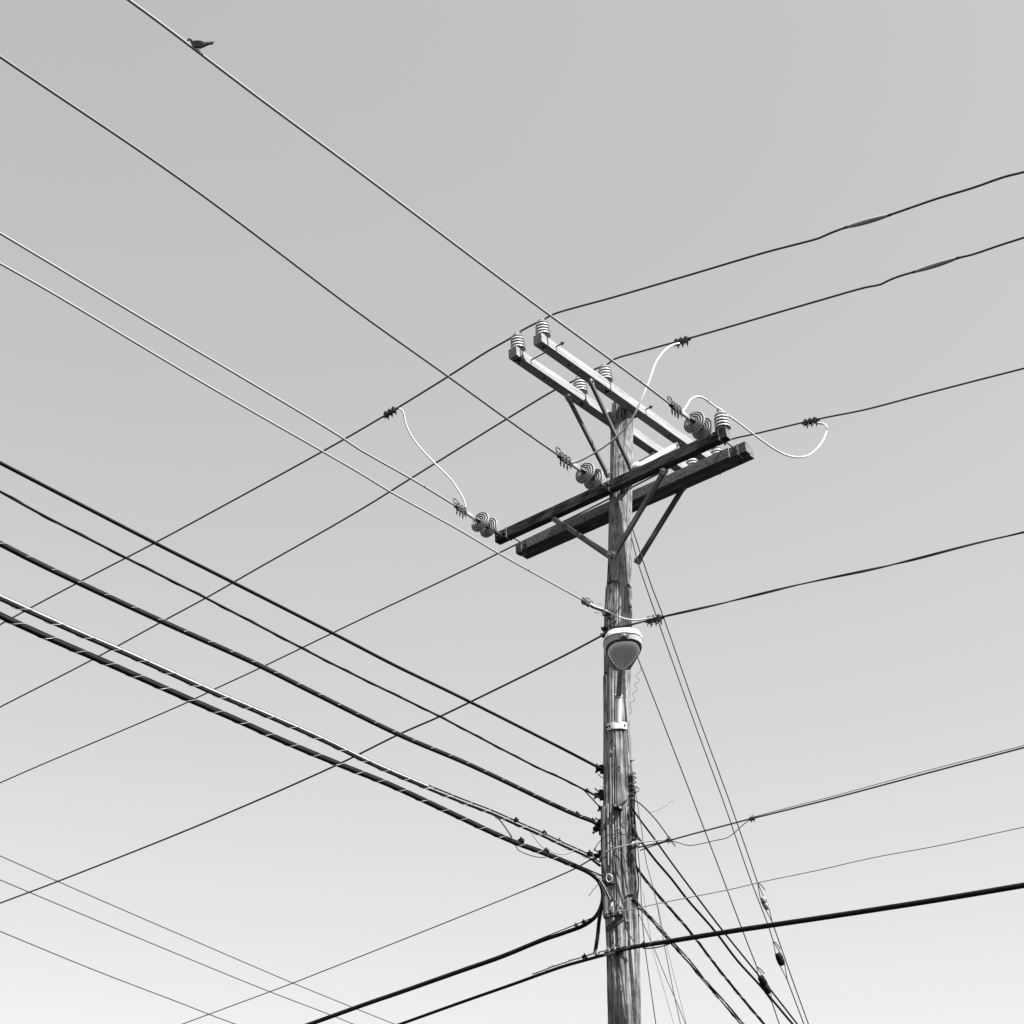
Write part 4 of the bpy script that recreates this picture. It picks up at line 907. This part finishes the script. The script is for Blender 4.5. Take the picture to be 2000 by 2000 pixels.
# ------------------------------------------------------------------ faint far wires at the lower left
QF = Vector((-3, 14, 0)); gF = 'far thin wires at the lower left'
for lab, px in (('highest of three thin far wires at the lower left', [(0, 1671.5), (114, 1722), (360, 1829), (572, 1920), (690, 1968), (770, 2000)]),
                ('middle of three thin far wires at the lower left', [(0, 1718.5), (58, 1743), (360, 1869), (527, 1937), (640, 1980), (690, 2000)]),
                ('lowest of three thin far wires at the lower left', [(0, 1819), (180, 1893), (360, 1962), (408, 1981), (459, 2000)])):
    wire('distant_wire', lab, 'wire', px, QF, AZ_LN, .0072, M_COVER, gF, front=10, back=30, seg=6, step=.5)

# ------------------------------------------------------------------ bird
WB = hit(381, 94, E1, AZ_LN)
dist = (WB-CAM).length; PX = dist/FPX          # metres per photo pixel at the bird
bird = thing('bird', 'small dark bird perched on the uppermost bright wire, tail to the right', 'bird', WB)
def BPt(px, py, out=0): return CAM+ray(px, py)*(dist-out)
sect = [(366.5, 79.5, .6), (368, 77.8, 2.4), (370.5, 76.5, 3.4), (373, 77.5, 3.4), (374.5, 80.5, 3.5), (377, 83.5, 5.0), (381, 86.2, 6.6), (386, 88.0, 7.2), (391, 87.2, 6.4), (396, 85.2, 5.0), (401, 83.8, 3.5), (405, 83.2, 2.5)]
pts = [BPt(a, b) for a, b, c in sect]; MB().tube(pts, [c*PX*.9 for a, b, c in sect], 16).build('body', M_BIRD, bird)
tl = MB()
for k in range(4):
    a, b = BPt(398, 84+k*.5, .0), BPt(418-k*1.2, 82.4+k*.9, .0); w = 1.5*PX
    tl.box((a+b)/2+CF*(k*.003), (b-a)/2, CU*w, CF*.002, ch=.0005)
tl.build('tail', M_BIRD, bird, smoothf=False)
for s_, nm in ((-1, 'near'), (1, 'far')):
    wg = MB(); c0 = [(377, 82), (383, 81), (392, 81.5), (402, 84), (408, 85.5), (398, 89.5), (390, 93), (383, 92), (378, 88)]
    off = CF*(s_*7.0*PX); n_w = len(c0)
    for dz in (-.004, .004):
        for i, (a, b) in enumerate(c0): wg.v.append(BPt(a, b)+off*(1 if 1 < i < 8 else .8)*(.75 if i in (3, 4) else 1)+CF*dz)
    wg.f.append(tuple(range(n_w))); wg.f.append(tuple(range(2*n_w-1, n_w-1, -1))); wg.m += [0, 0]
    for i in range(n_w): j = (i+1) % n_w; wg.f.append((i, j, j+n_w, i+n_w)); wg.m.append(0)
    wg.build('wing', M_BIRD, bird, smoothf=False)
MB().tube([BPt(367.3, 78.5), BPt(365, 79.8), BPt(363.4, 81)], [1.3*PX, .8*PX, .15*PX], 8).build('beak', M_BEAK, bird)
for s_ in (-1, 1): MB().lathe([(0, 0), (.7*PX, .2*PX), (.5*PX, .8*PX), (0, 1*PX)], BPt(369.5, 76)+CF*(s_*2.9*PX), CF*s_, 10).build('eye', M_BLACK, bird)
for s_ in (-1, 1):
    g_ = MB(); f0 = BPt(384+s_*1.5, 92); f1 = hit(385+s_*2, 98.5, E1, AZ_LN); g_.tube([f0, f0.lerp(f1, .6)+CF*(s_*.004), f1+Z*.004], .9*PX, 6)
    dW = nB; 
    for q in (-1, 0, 1): g_.tube([f1+Z*.008, f1-dW*.018+CF*(q*.006)+Z*.007, f1-dW*.026+CF*(q*.008)-Z*.002], .5*PX, 5)
    g_.build('leg', M_BEAK, bird)

# ------------------------------------------------------------------ more clutter where the cables meet the pole
def hug(label, u0, u1, y0, y1, r, m, out=.012):
    pts = [on_pole(u0+(u1-u0)*i/12+.04*math.sin(i*1.3+u0*9), y0+(y1-y0)*i/12, out+.004*math.sin(i*.9)) for i in range(13)]
    tag(MB().tube(smooth(pts, .05), r, 8).build('pole_cable', m), label, 'cable', 'cables strapped down the pole')
hug('dark cable down the right edge of the pole, outermost', .93, .97, 1545, 1775, .0065, M_BLACK)
hug('dark cable down the right side of the pole, just inside the outermost', .8, .86, 1560, 1760, .0085, M_RUST)
hug('thin dark cable winding down the pole right of centre', .62, .74, 1585, 1765, .005, M_COND)
hug('thick dark cable end from the hooks to the grey spool', .74, .8, 1560, 1640, .010, M_BLACK, .02)
small('pale strand pair slanting from the cable bend to the strap, upper one', [(1172, 1718), (1180, 1731), (1187, 1745), (1193, 1757)], y=-.21, r=.0032, m=M_ALU, group='pale strands at the cable bend')
small('pale strand pair slanting from the cable bend to the strap, lower one', [(1170, 1722), (1177, 1735), (1183, 1748), (1189, 1760)], y=-.2, r=.0032, m=M_ALU, group='pale strands at the cable bend')
small('short dark strand standing in for a wire shadow on the pole front just above the grey spool', [(1180, 1652), (1192, 1644), (1202, 1634), (1210, 1626), (1212, 1618)], y=-.17, r=.0042, m=M_RUST, group=None)  # dark strand added where a wire's shadow crosses the pole
small('dark wire slanting across the pole below the thin grey arch', [(1212, 1632), (1209, 1648), (1203, 1662), (1196, 1676), (1193, 1690)], y=-.17, r=.0036, m=M_RUST, group=None)
t = thing('turnbuckle', 'pale upright metal link just above the strap on the pole', 'link', on_pole(-.45, 1770, .03))
c = on_pole(-.42, 1768, .045); MB().box(c, Vector((.011, 0, 0)), Vector((0, -.008, 0)), Vector((.012, 0, .045)), ch=.002).build('link_plate', M_WHITE, t, smoothf=False)
mb = MB(); hexbolt(mb, c+Vector((.012, -.008, .045)), (0, -1, 0), .01, .016); hexbolt(mb, c-Vector((.012, .008, .045)), (0, -1, 0), .01, .016); mb.build('link_bolt', M_RUST, t)
for (u, y, lab) in ((.02, 1618, 'small staple high on the pole front between the arching wires'), (.35, 1700, 'small staple on the pole front beside the meandering wire'), (-.1, 1830, 'small staple below the steel strap')):
    p = on_pole(u, y, .004); tag(MB().tube([p+Vector((-.012, .01, 0)), p+Vector((-.012, -.008, 0)), p+Vector((.012, -.008, .004)), p+Vector((.012, .01, .004))], .003, 6).build('wire_staple', M_GALV), lab, 'staple', 'staples on the pole')

for (u, y, r_) in ((-.32, 1452, .020), (.12, 1500, .014), (.35, 1610, .018), (-.1, 1900, .02), (.4, 1950, .016), (.3, 1105, .015), (.45, 1178, .018), (.0, 890, .014)):
    p = on_pole(u, y, -.001); n = (p-pole_at(p.z)[0]).normalized()
    k_ = MB().lathe([(r_*1.25, -.006), (r_*1.15, .003), (r_*.9, .0045), (r_*.8, -.001), (r_*.55, .002), (r_*.25, -.002), (0, -.004)], p, n, 18)
    k_.v = [p+(v-p)+Z*((v-p).z*.55) for v in k_.v]; k_.build('knot', M_END, pole)
